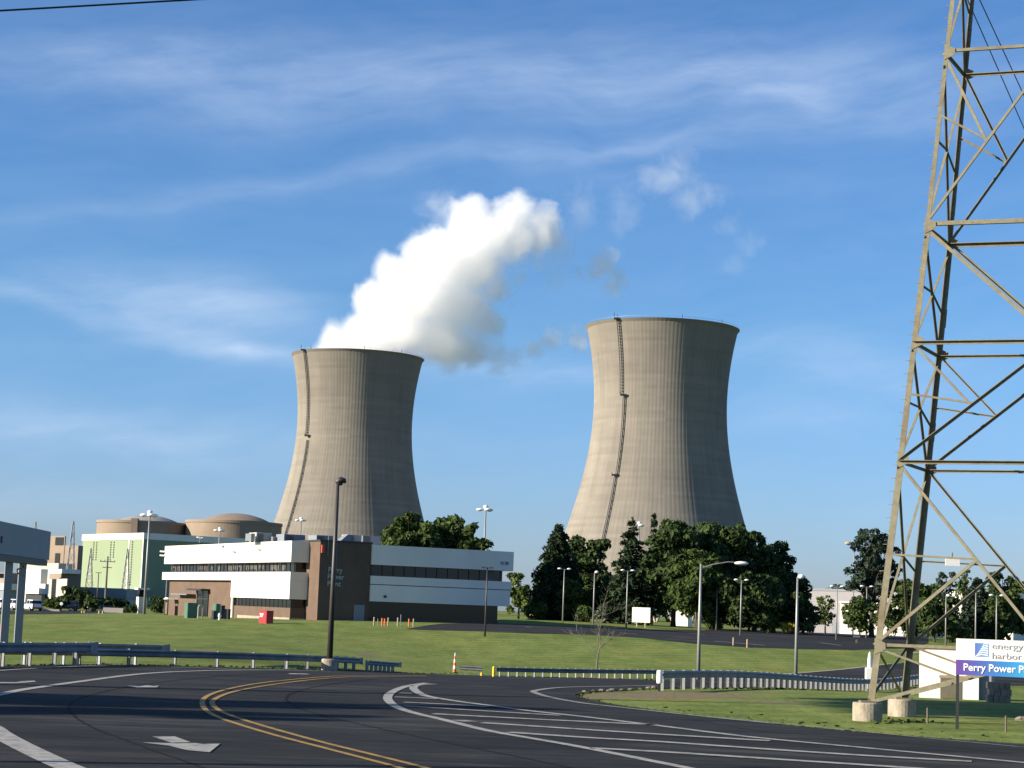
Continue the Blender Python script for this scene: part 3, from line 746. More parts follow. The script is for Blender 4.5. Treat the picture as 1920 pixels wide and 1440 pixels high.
while v < v0 + 22: mm.box(uL + .40, uL + .45, v, v + .09, 2.35, 3.45, fo); v += 1.53
mm.build('mullion', 'black', gl2)
mb = MB(); mb.tube([fo(uL + .2, v0 + 22.0, .3), fo(uL + .2, v0 + 22.0, 3.45)], .22, 10); mb.build('column', 'white_paint', off)
# recessed entrance in the long wall
mb = MB(); mb.box(uL + .7, uL + .82, v0 + 34.0, v0 + 39.0, .2, 4.3, fo); dr = mb.build('entrance_door', 'glass', off)
mb = MB()
for a in (34.0, 36.4, 38.9): mb.box(uL + .64, uL + .72, v0 + a, v0 + a + .14, .2, 4.3, fo)
mb.box(uL + .64, uL + .72, v0 + 34, v0 + 39, 3.0, 3.15, fo); mb.build('door_frame', 'dark_metal', dr)
mb = MB(); mb.box(uL - .6, uL + .8, v0 + 33.6, v0 + 40, 4.25, 4.5, fo); mb.build('entrance_canopy', 'dark_metal', off)
mb = MB(); mb.box(uL - .6, uL + .78, v0 + 40, v0 + 47.5, 3.55, 3.72, fo)
mb.build('pipe_bracket', 'galv', off)
mb = MB()
for a in (53.0,): mb.tube([fo(uL + .4, v0 + a, .3), fo(uL + .4, v0 + a, 5.75)], .10, 6)
mb.build('downpipe', 'galv', off)
for a, z in ((11.0, 9.7), (21.0, 9.55)):
    mb = MB(); mb.tube([fo(uL, v0 + a, z), fo(uL - .6, v0 + a + .2, z + .1), fo(uL - .7, v0 + a + 1.6, z + .15)], .06, 6); mb.build('wall_lamp', 'alu', off)
for z in (9.9, 9.3):
    mb = MB(); mb.tube([fo(uL, v1 - .5, z), fo(uL - .7, v1 + .1, z + .05)], .12, 8); mb.build('wall_lamp', 'white_lamp', off)
# right wing
u0, u1 = 6.9, 27.0
mb = MB(); mb.box(u0 + .02, u1, -.25, 26, 8.15, 10.65, fo); mb.build('upper_fascia', 'white_paint', off)
mb = MB(); mb.box(u0 + .02, u1 - .15, -.2, 26, 5.72, 6.75, fo); mb.build('middle_fascia', 'white_paint', off)
mb = MB(); mb.box(u0 + .02, u1 - .35, -.28, 25.8, 3.55, 5.62, fo); mb.build('lower_fascia', 'white_paint', off)
mb = MB(); mb.box(u0 + .02, u1 - .3, -.1, 25.8, 5.62, 5.72, fo); mb.build('shadow_gap', 'dark_metal', off)
g3 = MB(); g3.box(u0 + .02, u1 - 1.0, .9, 25, 6.75, 8.15, fo); g3 = g3.build('window_band', 'glass', off)
mm = MB(); u = u0 + .4
while u < u1 - 1: mm.box(u, u + .09, .84, .9, 6.75, 8.15, fo); u += 1.53
mm.build('mullion', 'black', g3)
mb = MB(); mb.box(u1 - 3.2, u1 - 2.3, .8, .88, 6.75, 8.0, fo); mb.build('blind', 'blind', g3)
mb = MB(); mb.box(u0 + .02, u1 - 1.3, 1.0, 25, -.5, 1.5, fo); mb.build('brick_wall', 'brick', off)
g4 = MB(); g4.box(u0 + .02, u1 - 1.4, 1.1, 24.8, 1.5, 3.55, fo); g4.build('window_band', 'glass', off)
mb = MB(); mb.tube([fo(u0 + 2.0, -.25, 4.2), fo(u0 + 2.0, -.5, 4.2)], .17, 10); mb.build('vent_pipe', 'dark_metal', off)
d0 = MB(); d0.box(4.95, 6.2, -.08, .02, .75, 2.95, fo); d0 = d0.build('side_door', 'grey_panel', off)
mb = MB(); mb.box(4.87, 4.95, -.1, .02, .75, 3.03, fo); mb.box(6.2, 6.28, -.1, .02, .75, 3.03, fo); mb.box(4.95, 6.2, -.1, .02, 2.95, 3.03, fo); mb.build('frame', 'alu', d0)
mb = MB(); mb.box(.1, .45, -.35, -.02, 9.3, 10.3, fo); mb.build('warning_lamp', 'tape_red', off)
mb = MB(); mb.tube([fo(1.0, -.1, 9.0), fo(1.0, -.1, 12.4)], .05, 6); mb.build('antenna', 'galv', off)

def text(body, size, mat, parent, org, right, up, name='lettering', ext=.03, bold=0.0, align='LEFT', width=None):
    cu = bpy.data.curves.new(name, 'FONT'); cu.body = body; cu.size = size; cu.extrude = ext; cu.align_x = align; cu.offset = bold; cu.resolution_u = 3
    to = bpy.data.objects.new(name, cu); COL.objects.link(to)
    dg = bpy.context.evaluated_depsgraph_get(); dg.update()
    me = bpy.data.meshes.new_from_object(to.evaluated_get(dg)); bpy.data.objects.remove(to)
    w = max(v.co.x for v in me.vertices); k = (width / w) if width else 1
    nrm = right.cross(up)
    for v in me.vertices: v.co = org + right * (v.co.x * k) + up * v.co.y + nrm * v.co.z
    me.materials.clear(); me.materials.append(M[mat])
    o = bpy.data.objects.new(name, me); COL.objects.link(o); o.parent = parent
    return o
ZU = Vector((0, 0, 1))
for body, uu, z, w in (('Perry', 1.15, 6.95, 1.95), ('Power', 1.10, 6.1, 2.25), ('Plant', 1.10, 5.25, 1.85)):
    o = Vector(fo(uu, -.06, z)); text(body, .92, 'lettering', off, o, U, ZU, bold=.02, width=w)
o = Vector(fo(25.1, -.30, 8.95)); text('N 20', .55, 'grey_panel', off, o, U, ZU, bold=.015, width=1.15)

# rooftop plant, each unit a thing of its own
def roof_unit(pxa, pxb, ya, yb, Y, mat, label, depth=2.2, extras=True):
    a = at(pxa, yb, Y); b = at(pxb, yb, Y); zt = at(pxa, ya, Y).z; zb = 10.7
    w = (b.x - a.x) / cos(RO)
    r = empty('rooftop_unit', (a.x, a.y, zb), label, 'ventilation unit', 'plant units on the office roof', rz=RO)
    MB().box(0, w, 0, depth, .12, zt - zb).build('housing', mat, r, bevel=.04)
    m2 = MB(); m2.box(.1, w - .1, .1, .25, 0, .12); m2.box(.1, w - .1, depth - .25, depth - .1, 0, .12); m2.build('skid', 'dark_metal', r)
    if extras:
        m3 = MB(); k = .15
        while k < zt - zb - .15: m3.box(.2, w * .45, -.04, 0, k, k + .05); k += .12
        m3.build('louvre', 'dark_metal', r)
    return r
roof_unit(470, 477, 1000, 1018, 252, 'galv', 'narrow grey roof unit at the left end of the office roof plant')
roof_unit(480, 508, 998, 1018, 254, 'cream', 'large beige roof unit with pipes beside it', 3)
r = roof_unit(511, 529, 1006, 1018, 254, 'galv', 'low grey roof unit with stacked pipes between two housings')
roof_unit(532, 570, 1001, 1018, 252, 'grey_panel', 'wide shaded grey roof unit above the corner of the left wing', 3)
roof_unit(593, 623, 1003, 1017, 248, 'grey_panel', 'grey roof unit on the left of the brick block', 3)
a = at(636, 1017, 246); rh = empty('roof_hatch', (a.x, a.y, 10.9), 'sloping roof hatch on top of the brick block', 'hatch', rz=RO)
mb = MB(); mb.hexa([(0, 0, 0), (1.6, 0, 0), (1.6, 1.5, 0), (0, 1.5, 0), (1.1, 0, 1.0), (1.6, 0, 1.0), (1.6, 1.5, 1.0), (1.1, 1.5, 1.0)]); mb.build('cover', 'grey_panel', rh)
roof_unit(651, 677, 1002, 1019, 247, 'cream', 'pale lit roof unit above the office lettering', 2)
roof_unit(679, 712, 1004, 1021, 256, 'grey_panel', 'long shaded roof unit at the start of the right wing', 2)
a = at(374, 1018, 265); sd = empty('satellite_dish', (a.x, a.y, 10.7), 'small white dish on the office roof edge', 'satellite dish')
MB().tube([(0, 0, 0), (0, 0, .5)], .05, 6).build('mast', 'alu', sd); MB().lathe([(.05, 0), (.3, .05), (.48, .16), (.5, .2), (.46, .22)], 16, (0, 0, .6)).build('dish', 'white_lamp', sd, smooth=True)

# ------------------------------------------------------------------ plant buildings on the left
def corner_block(name, parent, pl, pc, pr, yt, Yd, mat, zb=-.5, yb=None, ang=35):
    """box whose near upright edge stands in column pc at depth Yd; lit side to column pl, shaded side to column pr"""
    c = at(pc, yt, Yd); u = Vector((cos(radians(ang)), sin(radians(ang)), 0)); v = Vector((-u.y, u.x, 0))
    def reach(d, px):
        lo, hi = 0, 400
        for _ in range(40):
            m = (lo + hi) / 2; q = px_of(c + d * m)[0]
            if (q < px) == (d is u): lo = m
            else: hi = m
        return lo
    L1 = reach(v, pl); L2 = reach(u, pr)
    if yb is not None: zb = at(pc, yb, Yd).z
    fr = frame(Vector((c.x, c.y, 0)), u, v)
    mb = MB(); mb.box(0, L2, 0, L1, zb, c.z, fr); o = mb.build(name, mat, parent)
    return o, fr, L1, L2, c.z
gb = empty('turbine_hall', (0, 0, 0), 'pale green clad turbine hall with a white parapet band', 'building')
o, fr, L1, L2, zt = corner_block('wall', gb, 155, 270, 480, 1011, 650, 'green_wall')
z999 = at(270, 999, 650).z
mb = MB(); mb.box(-.25, L2 + .2, -.25, L1 + .2, zt, z999, fr); mb.build('parapet', 'white_paint', gb)
def louvre(frac, za, zb_, parent):
    mb = MB(); y = L1 * frac; z = za
    while z > zb_: mb.box(-.12, 0, y - .35, y + .35, z - .55, z, fr); z -= .85
    mb.build('louvre_strip', 'dark_metal', parent)
for fpx, yb in ((172, 1047), (178, 1047), (207, 1047), (213, 1047), (243, 1096), (249, 1096)):
    fr_ = (270 - fpx) / 115.0 * .94
    louvre(fr_, zt - .6, at(fpx, yb, 665).z, gb)
mb = MB(); mb.box(-.2, 0, L1 * .215, L1 * .23, 0, zt, fr); mb.box(-.2, 0, -.1, .5, 0, zt, fr); mb.build('downpipe', 'white_paint', gb)
# grey bridge corridor in front of it
cb = empty('covered_corridor', (0, 0, 0), 'long low grey corridor building running along the green hall', 'building')
corner_block('wall', cb, 84, 85, 238, 1098, 560, 'grey_panel', yb=1117, ang=6)
corner_block('lower_wall', cb, 88, 89, 236, 1117, 563, 'cream', ang=6)
ob = empty('service_building', (0, 0, 0), 'brown concrete service building with a dark upper opening', 'building')
o, f1, a1, a2, z1 = corner_block('tall_block', ob, 88, 122, 124, 1005, 620, 'terracotta', ang=50)
mb = MB(); mb.box(-.15, 0, a1 * .02 + .3, a1 * .5, at(110, 1022, 620).z, at(110, 1007, 620).z, f1); mb.build('opening', 'glass', ob)
mb = MB(); mb.box(-.15, 0, a1 * .2, a1 * .46, at(110, 1057, 620).z, at(110, 1037, 620).z, f1); mb.build('opening', 'glass', ob)
o, f2, b1, b2, z2 = corner_block('low_block', ob, 122, 147, 156, 1023, 615, 'terracotta', ang=50)
corner_block('ledge', ob, 50, 110, 140, 1056, 600, 'cream', ang=40)
wb = empty('control_building', (0, 0, 0), 'bright white flat-roofed building beside the service block', 'building')
corner_block('upper_block', wb, 50, 77, 90, 1067, 540, 'white_paint', ang=35)
corner_block('lower_block', wb, 47, 85, 92, 1095, 500, 'white_paint', ang=35, yb=1114)
corner_block('ground_floor', wb, 48, 84, 90, 1114, 502, 'dark_metal', ang=35)
eb = empty('entrance_building', (0, 0, 0), 'small white and brick building with a white roof band left of the green hall', 'building')
corner_block('roof_band', eb, 91, 116, 151, 1067, 545, 'white_paint', ang=20, yb=1075)
corner_block('wall', eb, 93, 115, 150, 1075, 547, 'terracotta', ang=20)
corner_block('porch', eb, 91, 126, 128, 1085, 520, 'cream', ang=20)
lb = empty('gatehouse', (0, 0, 0), 'cream low building behind the sign posts at the left edge', 'building')
corner_block('wall', lb, -30, 13, 46, 1074, 480, 'terracotta', ang=30)
corner_block('white_band', lb, -30, 14, 40, 1094, 470, 'white_paint', ang=30, yb=1106)
corner_block('base_wall', lb, -30, 13, 39, 1106, 472, 'grey_panel', ang=30)
mb = MB()
p = at(5, 1084, 468); mb.box(p.x - .9, p.x + .8, p.y - .1, p.y + 3, p.z, p.z + 1.1); mb.build('window', 'glass', lb)

def dome(pxl, pxr, ytop, ydome, dl, drr, Y, label, pil=None):
    cpx = (pxl + pxr) / 2; r = (pxr - pxl) / 2 / F_PX * Y; c = at(cpx, ytop, Y)
    root = empty('reactor_building', (c.x, Y, 0), label, 'reactor building', 'domed reactor buildings')
    zt = c.z; prof = [(r, 0), (r, zt - 1.2), (r + .35, zt - 1.2), (r + .35, zt), (r - .8, zt)]
    MB().lathe(prof, 96).build('wall', 'terracotta', root)
    rd = (drr - dl) / 2 / F_PX * Y; hz = at(cpx, ydome, Y).z - zt; off_ = ((dl + drr) / 2 - cpx) / F_PX * Y
    R = (rd * rd + hz * hz) / (2 * hz); pr = []
    for i in range(13):
        a = math.asin(rd / R) * (1 - i / 12); pr.append((max(.01, R * sin(a)), R * cos(a) - (R - hz)))
    MB().lathe(pr, 64, (off_, 0, zt - .1)).build('dome_roof', 'terracotta' if pil is None else simple('pale_dome_membrane', (.42, .41, .40), .7, .1, .3), root, smooth=True)
    if pil:
        x = (pil - cpx) / F_PX * Y; y = -sqrt(max(1, r * r - x * x))
        MB().box(x - 1.5, x + 1.5, y - 1.6, y + 2, 0, zt + .8).build('stair_shaft', 'terracotta', root)
    return root
dome(184, 349, 979, 965, 217, 337, 900, 'left reactor building with a pale grey dome and a stair shaft', 269)
dome(350, 528, 979, 962, 376, 510, 900, 'right reactor building with a tan dome beside the cooling tower')

def lattice(px, yt, yb, Y, w, label, mat='galv'):
    b = at(px, yb, Y); h = at(px, yt, Y).z - b.z
    r = empty('lattice_mast', b, label, 'lattice mast', 'thin lattice masts')
    m1 = MB(); m2 = MB(); n = max(6, int(h / 3))
    def c(k, z):
        s_ = w / 2 * (1 - z / h) + .12; return Vector((s_ * (1, -1, -1, 1)[k], s_ * (1, 1, -1, -1)[k], z))
    for k in range(4): m1.beam(c(k, 0), c(k, h), .18)
    for i in range(n):
        z0_, z1_ = h * i / n, h * (i + 1) / n
        for k in range(4): m2.beam(c(k, z0_), c((k + 1) % 4, z1_), .10); m2.beam(c(k, z1_), c((k + 1) % 4, z1_), .09)
    m1.build('leg', mat, r); m2.build('bracing', mat, r)
lattice(130, 977, 1100, 580, 2.4, 'tall lattice mast in front of the brown service building')
lattice(62, 978, 1060, 700, 2.2, 'lattice mast top showing above the left sign panel')
lattice(166, 1028, 1105, 600, 1.9, 'slim lattice mast at the left side of the green hall', 'alu')
lattice(235, 1028, 1105, 600, 1.9, 'slim lattice mast at the right side of the green hall', 'alu')

# ------------------------------------------------------------------ white warehouse far right
wh = empty('warehouse', (0, 0, 0), 'long white warehouse seen in gaps behind the trees on the right', 'building')
a = at(1500, 1130, 455); b_ = at(1745, 1130, 440)
u = Vector((b_.x - a.x, b_.y - a.y, 0)); Lw = u.length; u.normalize(); v = Vector((-u.y, u.x, 0)); fw = frame(Vector((a.x, a.y, 0)), u, v)
ztw = at(1560, 1108, 450).z
MB().box(0, Lw, 0, 30, -.5, ztw, fw).build('wall', simple('warehouse_grey_wall', (.40, .39, .41), .8, .06, .2), wh)
MB().box(-.1, Lw + .1, -.15, 30, ztw, ztw + .5, fw).build('roof_edge', 'grey_panel', wh)
mb = MB()
for k in range(2): MB().box(8 + k * 11, 11.5 + k * 11, -.06, 0, -.2, 3.2, fw).build('loading_door', 'grey_panel', wh)
w2 = empty('store_building', (0, 0, 0), 'low white store building lit by the sun behind the pine', 'building')
corner_block('wall', w2, 1575, 1700, 1760, 1134, 400, 'white_paint', ang=70)
corner_block('roof', w2, 1573, 1701, 1762, 1131, 399.5, 'white_paint', ang=70, yb=1134)
w3 = empty('barn', (0, 0, 0), 'white building glimpsed under the big dark trees', 'building')
corner_block('wall', w3, 1150, 1182, 1188, 1138, 390, 'white_paint', ang=70)
corner_block('side_wall', w3, 1262, 1290, 1298, 1146, 380, 'white_paint', ang=70)
w4 = empty('flat_roofed_hall', (0, 0, 0), 'pale flat roofed hall behind the trees right of the pylon', 'building')
corner_block('wall', w4, 1742, 1900, 1925, 1112, 430, 'white_paint', ang=60)

# ------------------------------------------------------------------ trees
def rvec(r):
    while True:
        v = Vector((r.uniform(-1, 1), r.uniform(-1, 1), r.uniform(-1, 1)))
        if .05 < v.length < 1: return v.normalized()
def leaf(mb, p, nrm, s, r, asp=.6):
    t = nrm.cross(rvec(r))
    if t.length < .05: return
    t.normalize(); b = nrm.cross(t); t = t * s; b = b * (s * asp); k = nrm * (s * .18)
    i = len(mb.v)
    mb.v += [tuple(p - t), tuple(p - b * .9 + k), tuple(p + t), tuple(p + b + k)]
    mb.f.append((i, i + 1, i + 2, i + 3))
def broadleaf(name, px, yt, ybase, Y, wpx, label, *args, **kw):
    return broadleaf_(name, px, yt, ybase, Y, wpx, label, *args, **kw)
def broadleaf_(name, px, yt, ybase, Y, wpx, label, mat='leaf_mid', seed=1, dens=1.0, leaf_s=.42, crown_lo=.22, lobes=None, cat='tree', group=None, base=None, cone=.62, puff=(.17, .34)):
    r = random.Random(seed)
    b = base or onT(px, Y); H = at(px, yt, Y).z - b.z; Wd = wpx / F_PX * Y / 2
    root = empty(name, b, label, cat, group)
    root.rotation_euler = (0, 0, r.uniform(-.2, .2))
    zc = H * (crown_lo + (1 - crown_lo) / 2); hz = H * (1 - crown_lo) / 2
    n = lobes or int(22 + 1.2 * Wd * hz)
    tr = MB(); tw = max(.12, H * .022)
    lean = Vector((r.uniform(-.03, .03), r.uniform(-.03, .03), 1))
    tr.tube([(0, 0, -.3), (0, 0, H * .05), tuple(lean * H * .3), tuple(lean * H * .62), tuple(lean * H * .88)], [tw * 1.35, tw, tw * .8, tw * .45, tw * .12], 8)
    cr = MB(); cent = []
    for i in range(n):
        for _ in range(40):
            d = rvec(r); q = r.random() ** .45
            p = Vector((d.x * Wd * q * .86, d.y * Wd * q * .86, d.z * hz * q * .9))
            # fuller low, narrower at the top
            zt_ = (p.z + hz) / (2 * hz); lim = (1.0 - cone * max(0, zt_ - .45) ** 1.1 / .55 ** .1) * (1 if zt_ > .2 else .6 + 2 * zt_)
            if sqrt(p.x ** 2 + p.y ** 2) <= Wd * lim * .92: break
        cent.append(p)
    base_n = len(cent)
    for i in range(int(base_n * .6)):
        q = r.choice(cent[:base_n]); d = rvec(r); d.z = abs(d.z) * .8
        cent.append(q + d * (min(Wd, hz) * r.uniform(.18, .34)))
    for ip, p in enumerate(cent):
        rr_ = r.uniform(*puff) * min(Wd, hz * 1.2) * (1 if ip < base_n else .5); rr_ = max(rr_, leaf_s * 1.2)
        k = int(dens * 26 * (rr_ / leaf_s) ** 2 * .36)
        c = p + Vector((0, 0, zc))
        for _ in range(k):
            d = rvec(r)
            if d.z < -.35 and r.random() < .6: d.z = -d.z
            q = c + Vector((d.x * rr_, d.y * rr_, d.z * rr_ * .8)) * r.uniform(.62, 1.12)
            if q.z > H: q.z = H - r.random() * .4
            leaf(cr, q, (d + rvec(r) * .8).normalized(), leaf_s * r.uniform(.6, 1.25), r)
        if r.random() < .5:
            st = lean * (H * r.uniform(.18, .55)); tr.tube([tuple(st), tuple(st.lerp(c, .5) + Vector((0, 0, .2))), tuple(c)], [tw * .32, tw * .2, tw * .06], 5)
    cr.build('crown', mat, root); tr.build('trunk', 'bark', root, smooth=True)
    return root
def conifer(name, px, yt, Y, wpx, label, mat='needle', seed=1, droop=.25, sparse=0.0, bottom=.04, group=None, cat='tree', power=.85, layer=.03, fat=1.0):
    r = random.Random(seed); b = onT(px, Y); H = at(px, yt, Y).z - b.z; Wd = wpx / F_PX * Y / 2
    root = empty(name, b, label, cat, group)
    tr = MB(); tr.tube([(0, 0, -.3), (0, 0, H * .5), (0, 0, H * .97)], [H * .018, H * .011, .03], 7)
    cr = MB(); z = H * bottom
    while z < H * .985:
        t = z / H; R = Wd * (1 - t) ** power * (1.0 if t > .10 else .85) * r.uniform(.80, 1.12) + .22
        nb = max(5, int(7 + R * 2.6)); a0 = r.random() * 6
        for k in range(nb):
            if r.random() < sparse: continue
            a = a0 + 2 * pi * k / nb + r.uniform(-.25, .25); L = R * r.uniform(.65, 1.18); d = Vector((cos(a), sin(a), 0))
            steps = max(3, int(L / .30)); zj = r.uniform(-.2, .2)
            for s_ in range(steps):
                f = (s_ + .6) / steps; p = Vector((0, 0, z + zj)) + d * (L * f) + Vector((0, 0, -droop * L * f * f + .1 * L * sin(pi * f)))
                wd = (.30 + .20 * L) * (1.1 - f * .8)
                for q in range(3):
                    side = Vector((-sin(a), cos(a), 0)) * r.uniform(-wd, wd)
                    leaf(cr, p + side + Vector((0, 0, r.uniform(-.25, .1))), (Vector((0, 0, 1)) + rvec(r) * 1.1).normalized(), r.uniform(.26, .52) * fat, r, .5)
        z += max(.30, H * layer) * r.uniform(.75, 1.25)
    for k in range(14): leaf(cr, Vector((r.uniform(-.15, .15), r.uniform(-.15, .15), H * (.97 + .03 * k / 14))), rvec(r), .22, r, .5)
    cr.build('crown', mat, root); tr.build('trunk', 'bark', root, smooth=True)
    return root

BT = 'broadleaf_tree'
broadleaf(BT, 768, 962, 0, 300, 118, 'leafy tree behind the office roof, overlapping the left cooling tower', 'leaf_mid', 11, 1.2, .5, .2, lobes=90, puff=(.18, .32), cone=.45)
broadleaf(BT, 838, 965, 0, 306, 112, 'middle tree of the three rising behind the office roof', 'leaf_mid', 12, 1.2, .5, .2, lobes=90, puff=(.18, .32), cone=.4)
broadleaf(BT, 880, 976, 0, 300, 72, 'rightmost tree of the three rising behind the office roof', 'leaf_mid', 13, 1.2, .45, .2, lobes=70, cone=.35, puff=(.2, .36))
broadleaf(BT, 972, 1072, 0, 330, 66, 'light green tree just right of the office end wall', 'leaf_light', 14, 1.1, .42, .02)
conifer('spruce_tree', 1042, 984, 315, 118, 'dark pointed spruce at the left end of the tree belt', 'needle', 15, .22, 0, .02, power=.62, layer=.022, fat=1.15)
broadleaf(BT, 1102, 990, 0, 325, 98, 'dense round-topped tree between the spruce and the layered fir', 'leaf_dark', 16, 1.3, .42, .02, lobes=60, cone=.4)
broadleaf(BT, 1078, 1078, 0, 308, 80, 'low green tree in front of the spruce foot', 'leaf_mid', 17, 1, .36, .02)
conifer('fir_tree', 1180, 969, 300, 126, 'open layered fir in front of the right cooling tower', 'needle', 18, .10, .30, .04, power=.85, layer=.045, fat=1.2)
conifer('fir_tree', 1221, 962, 335, 84, 'thin spire-topped fir rising left of the big dark trees', 'needle', 19, .15, .45, .1, power=1.3, layer=.05, fat=1.2)
broadleaf(BT, 1146, 1080, 0, 318, 100, 'low spreading tree under the layered fir', 'leaf_dark', 20, 1.2, .38, .02)
broadleaf(BT, 1262, 966, 0, 300, 132, 'big dark tree at the middle of the belt, left half of the massed crowns', 'leaf_dark', 21, 1.3, .5, .10, lobes=80, cone=.4)
broadleaf(BT, 1345, 961, 0, 305, 150, 'tallest broad dark tree of the belt before the right cooling tower', 'leaf_dark', 22, 1.3, .5, .03, lobes=90, cone=.4)
broadleaf(BT, 1308, 1030, 0, 292, 120, 'mid green tree low in front of the tallest one', 'leaf_mid', 23, 1.2, .45, .04, lobes=60, cone=.4)
broadleaf(BT, 1414, 972, 0, 312, 76, 'tree with a lobed top against the sky right of the cooling tower', 'leaf_dark', 24, 1.2, .45, .03, lobes=60)
broadleaf(BT, 1450, 1010, 0, 306, 98, 'dark tree on the descending right shoulder of the belt', 'leaf_dark', 25, 1.3, .45, .02, lobes=64)
broadleaf(BT, 1486, 1042, 0, 306, 70, 'lower dark tree at the right end of the belt', 'leaf_dark', 26, 1.3, .42, .02, lobes=44, cone=.45)
broadleaf(BT, 1404, 1070, 0, 292, 140, 'shady low tree filling the foot of the belt on the right', 'leaf_dark', 27, 1.3, .42, .01, lobes=60, cone=.4)
broadleaf(BT, 1505, 1108, 0, 300, 72, 'small dark rounded tree at the foot of the belt by the tall lamp', 'leaf_dark', 28, 1.3, .38, .01)
broadleaf(BT, 1547, 1108, 0, 330, 40, 'narrow light green tree in front of the white warehouse', 'leaf_light', 29, 1, .34, .03)
broadleaf('pine_tree', 1634, 975, 0, 300, 120, 'tall airy blue-green pine left of the pylon', 'needle_grey', 30, 1.25, .34, .16, lobes=120, cone=.95, puff=(.10, .2))
broadleaf(BT, 1612, 1122, 0, 290, 78, 'small bushy tree under the airy pine', 'leaf_mid', 31, 1, .34, .04)
broadleaf(BT, 1665, 1118, 0, 330, 60, 'sparse small tree between pine and pylon leg', 'leaf_mid', 32, .7, .34, .04)
broadleaf(BT, 1718, 1086, 0, 350, 96, 'round tree seen between the two near pylon legs and the sign', 'leaf_mid', 33, 1.2, .42, .03)
broadleaf(BT, 1752, 1108, 0, 285, 92, 'dark full tree standing on the grass just behind the pylon', 'leaf_dark', 34, 1.2, .42, .08, lobes=50)
broadleaf('pine_tree', 1772, 1062, 0, 360, 56, 'ragged pine top left of the white plate on the pylon', 'needle_grey', 35, 1, .36, .2, lobes=44, cone=.9, puff=(.12, .25))
broadleaf(BT, 1806, 1058, 0, 365, 50, 'thin half-bare tree behind the white plate on the pylon', 'leaf_mid', 36, .4, .38, .2)
conifer('spruce_tree', 1832, 1085, 292, 76, 'blue-green spruce above the left end of the company sign', 'needle_grey', 37, .2, .0, .02, power=.55, layer=.025, fat=1.1)
broadleaf(BT, 1880, 1066, 0, 350, 70, 'tree with a flat dark top beyond the company sign', 'leaf_dark', 38, 1.2, .42, .1, cone=.2)
broadleaf(BT, 1872, 1110, 0, 290, 80, 'dark tree directly above the company sign', 'leaf_dark', 39, 1.2, .42, .03)
broadleaf(BT, 1925, 1092, 0, 310, 100, 'green tree at the right edge of the picture', 'leaf_mid', 40, 1.2, .42, .03)
# left
broadleaf('broadleaf_tree', 140, 1096, 1150, 330, 66, 'dark broad tree in front of the grey corridor building', 'leaf_dark', 41, 1.1, .4, .1)
broadleaf('broadleaf_tree', 172, 1118, 1150, 322, 46, 'small tree right of the dark broad one', 'leaf_dark', 42, 1, .36, .1)
broadleaf('broadleaf_tree', 106, 1117, 1150, 322, 60, 'light bushy tree left of the dark broad one', 'leaf_mid', 43, 1, .36, .03)
broadleaf('broadleaf_tree', 216, 1120, 1150, 330, 52, 'small tree below the grey corridor near the wood pole', 'leaf_dark', 44, 1, .36, .1)
broadleaf('broadleaf_tree', 292, 1118, 1150, 330, 50, 'dark shrubby tree left of the office end', 'leaf_dark', 45, 1.1, .36, .03)
def shrub(px, yt, Y, wpx, label, mat='leaf_mid', seed=1, ls=.2):
    r = random.Random(seed); b = onT(px, Y); H = at(px, yt, Y).z - b.z; Wd = wpx / F_PX * Y / 2
    root = empty('shrub', b, label, 'shrub'); cr = MB(); st = MB()
    for i in range(9):
        c = Vector((r.uniform(-.6, .6) * Wd, r.uniform(-.6, .6) * Wd, H * r.uniform(.3, .62))); rr_ = min(Wd, H) * r.uniform(.35, .5)
        st.tube([(0, 0, -.1), tuple(c)], [.04, .015], 5)
        for _ in range(90):
            d = rvec(r); q = c + d * rr_ * r.uniform(.6, 1.1); q.z = max(.05, min(H, q.z)); leaf(cr, q, (d + rvec(r) * .7).normalized(), ls * r.uniform(.6, 1.3), r)
    cr.build('foliage', mat, root); st.build('stem', 'bark', root)
shrub(250, 1128, 320, 26, 'low shrub by the white guard booth', 'leaf_dark', 51)
shrub(240, 1133, 318, 20, 'small dark shrub left of the guard booth', 'leaf_dark', 52)
shrub(310, 1135, 300, 20, 'grey-green shrub by the smoking shelter', 'needle_grey', 53)
shrub(1478, 1162, 290, 30, 'bright yellow shrub at the foot of the tree belt', 'leaf_yellow', 54)
shrub(1440, 1160, 290, 30, 'green shrub left of the yellow one', 'leaf_mid', 55)
shrub(1510, 1160, 292, 34, 'green shrub right of the yellow one', 'leaf_mid', 56)
shrub(1005, 1120, 305, 46, 'green shrub left of the spruce foot', 'leaf_mid', 57, .3)
shrub(1100, 1130, 300, 44, 'bushy undergrowth shrub below the round-topped tree', 'leaf_mid', 58, .3)
shrub(1340, 1158, 292, 40, 'low hedge-like shrub behind the parking lamps', 'leaf_mid', 59, .25)
shrub(1795, 1160, 285, 60, 'low hedge-like shrub behind the company sign', 'leaf_dark', 60, .3)
# far woods, one mass
r = random.Random(5); cr = MB()
for i in range(330):
    px = r.uniform(1380, 2120); Y = r.uniform(640, 800); b = onT(px, Y)
    hh = r.uniform(10.5, 14) + 1.6 * sin(px * .02) + 1.2 * sin(px * .053) + (2.5 if px > 1720 else 0)
    for k in range(110):
        d = rvec(r); q = b + Vector((d.x * 7, d.y * 6, hh * .55 + d.z * hh * .5)); leaf(cr, q, (d + rvec(r) * .6).normalized(), r.uniform(.7, 1.4), r)
tag(cr.build('distant_woods', 'leaf_dark'), 'far-off wood along the horizon', 'woods', kind='stuff')
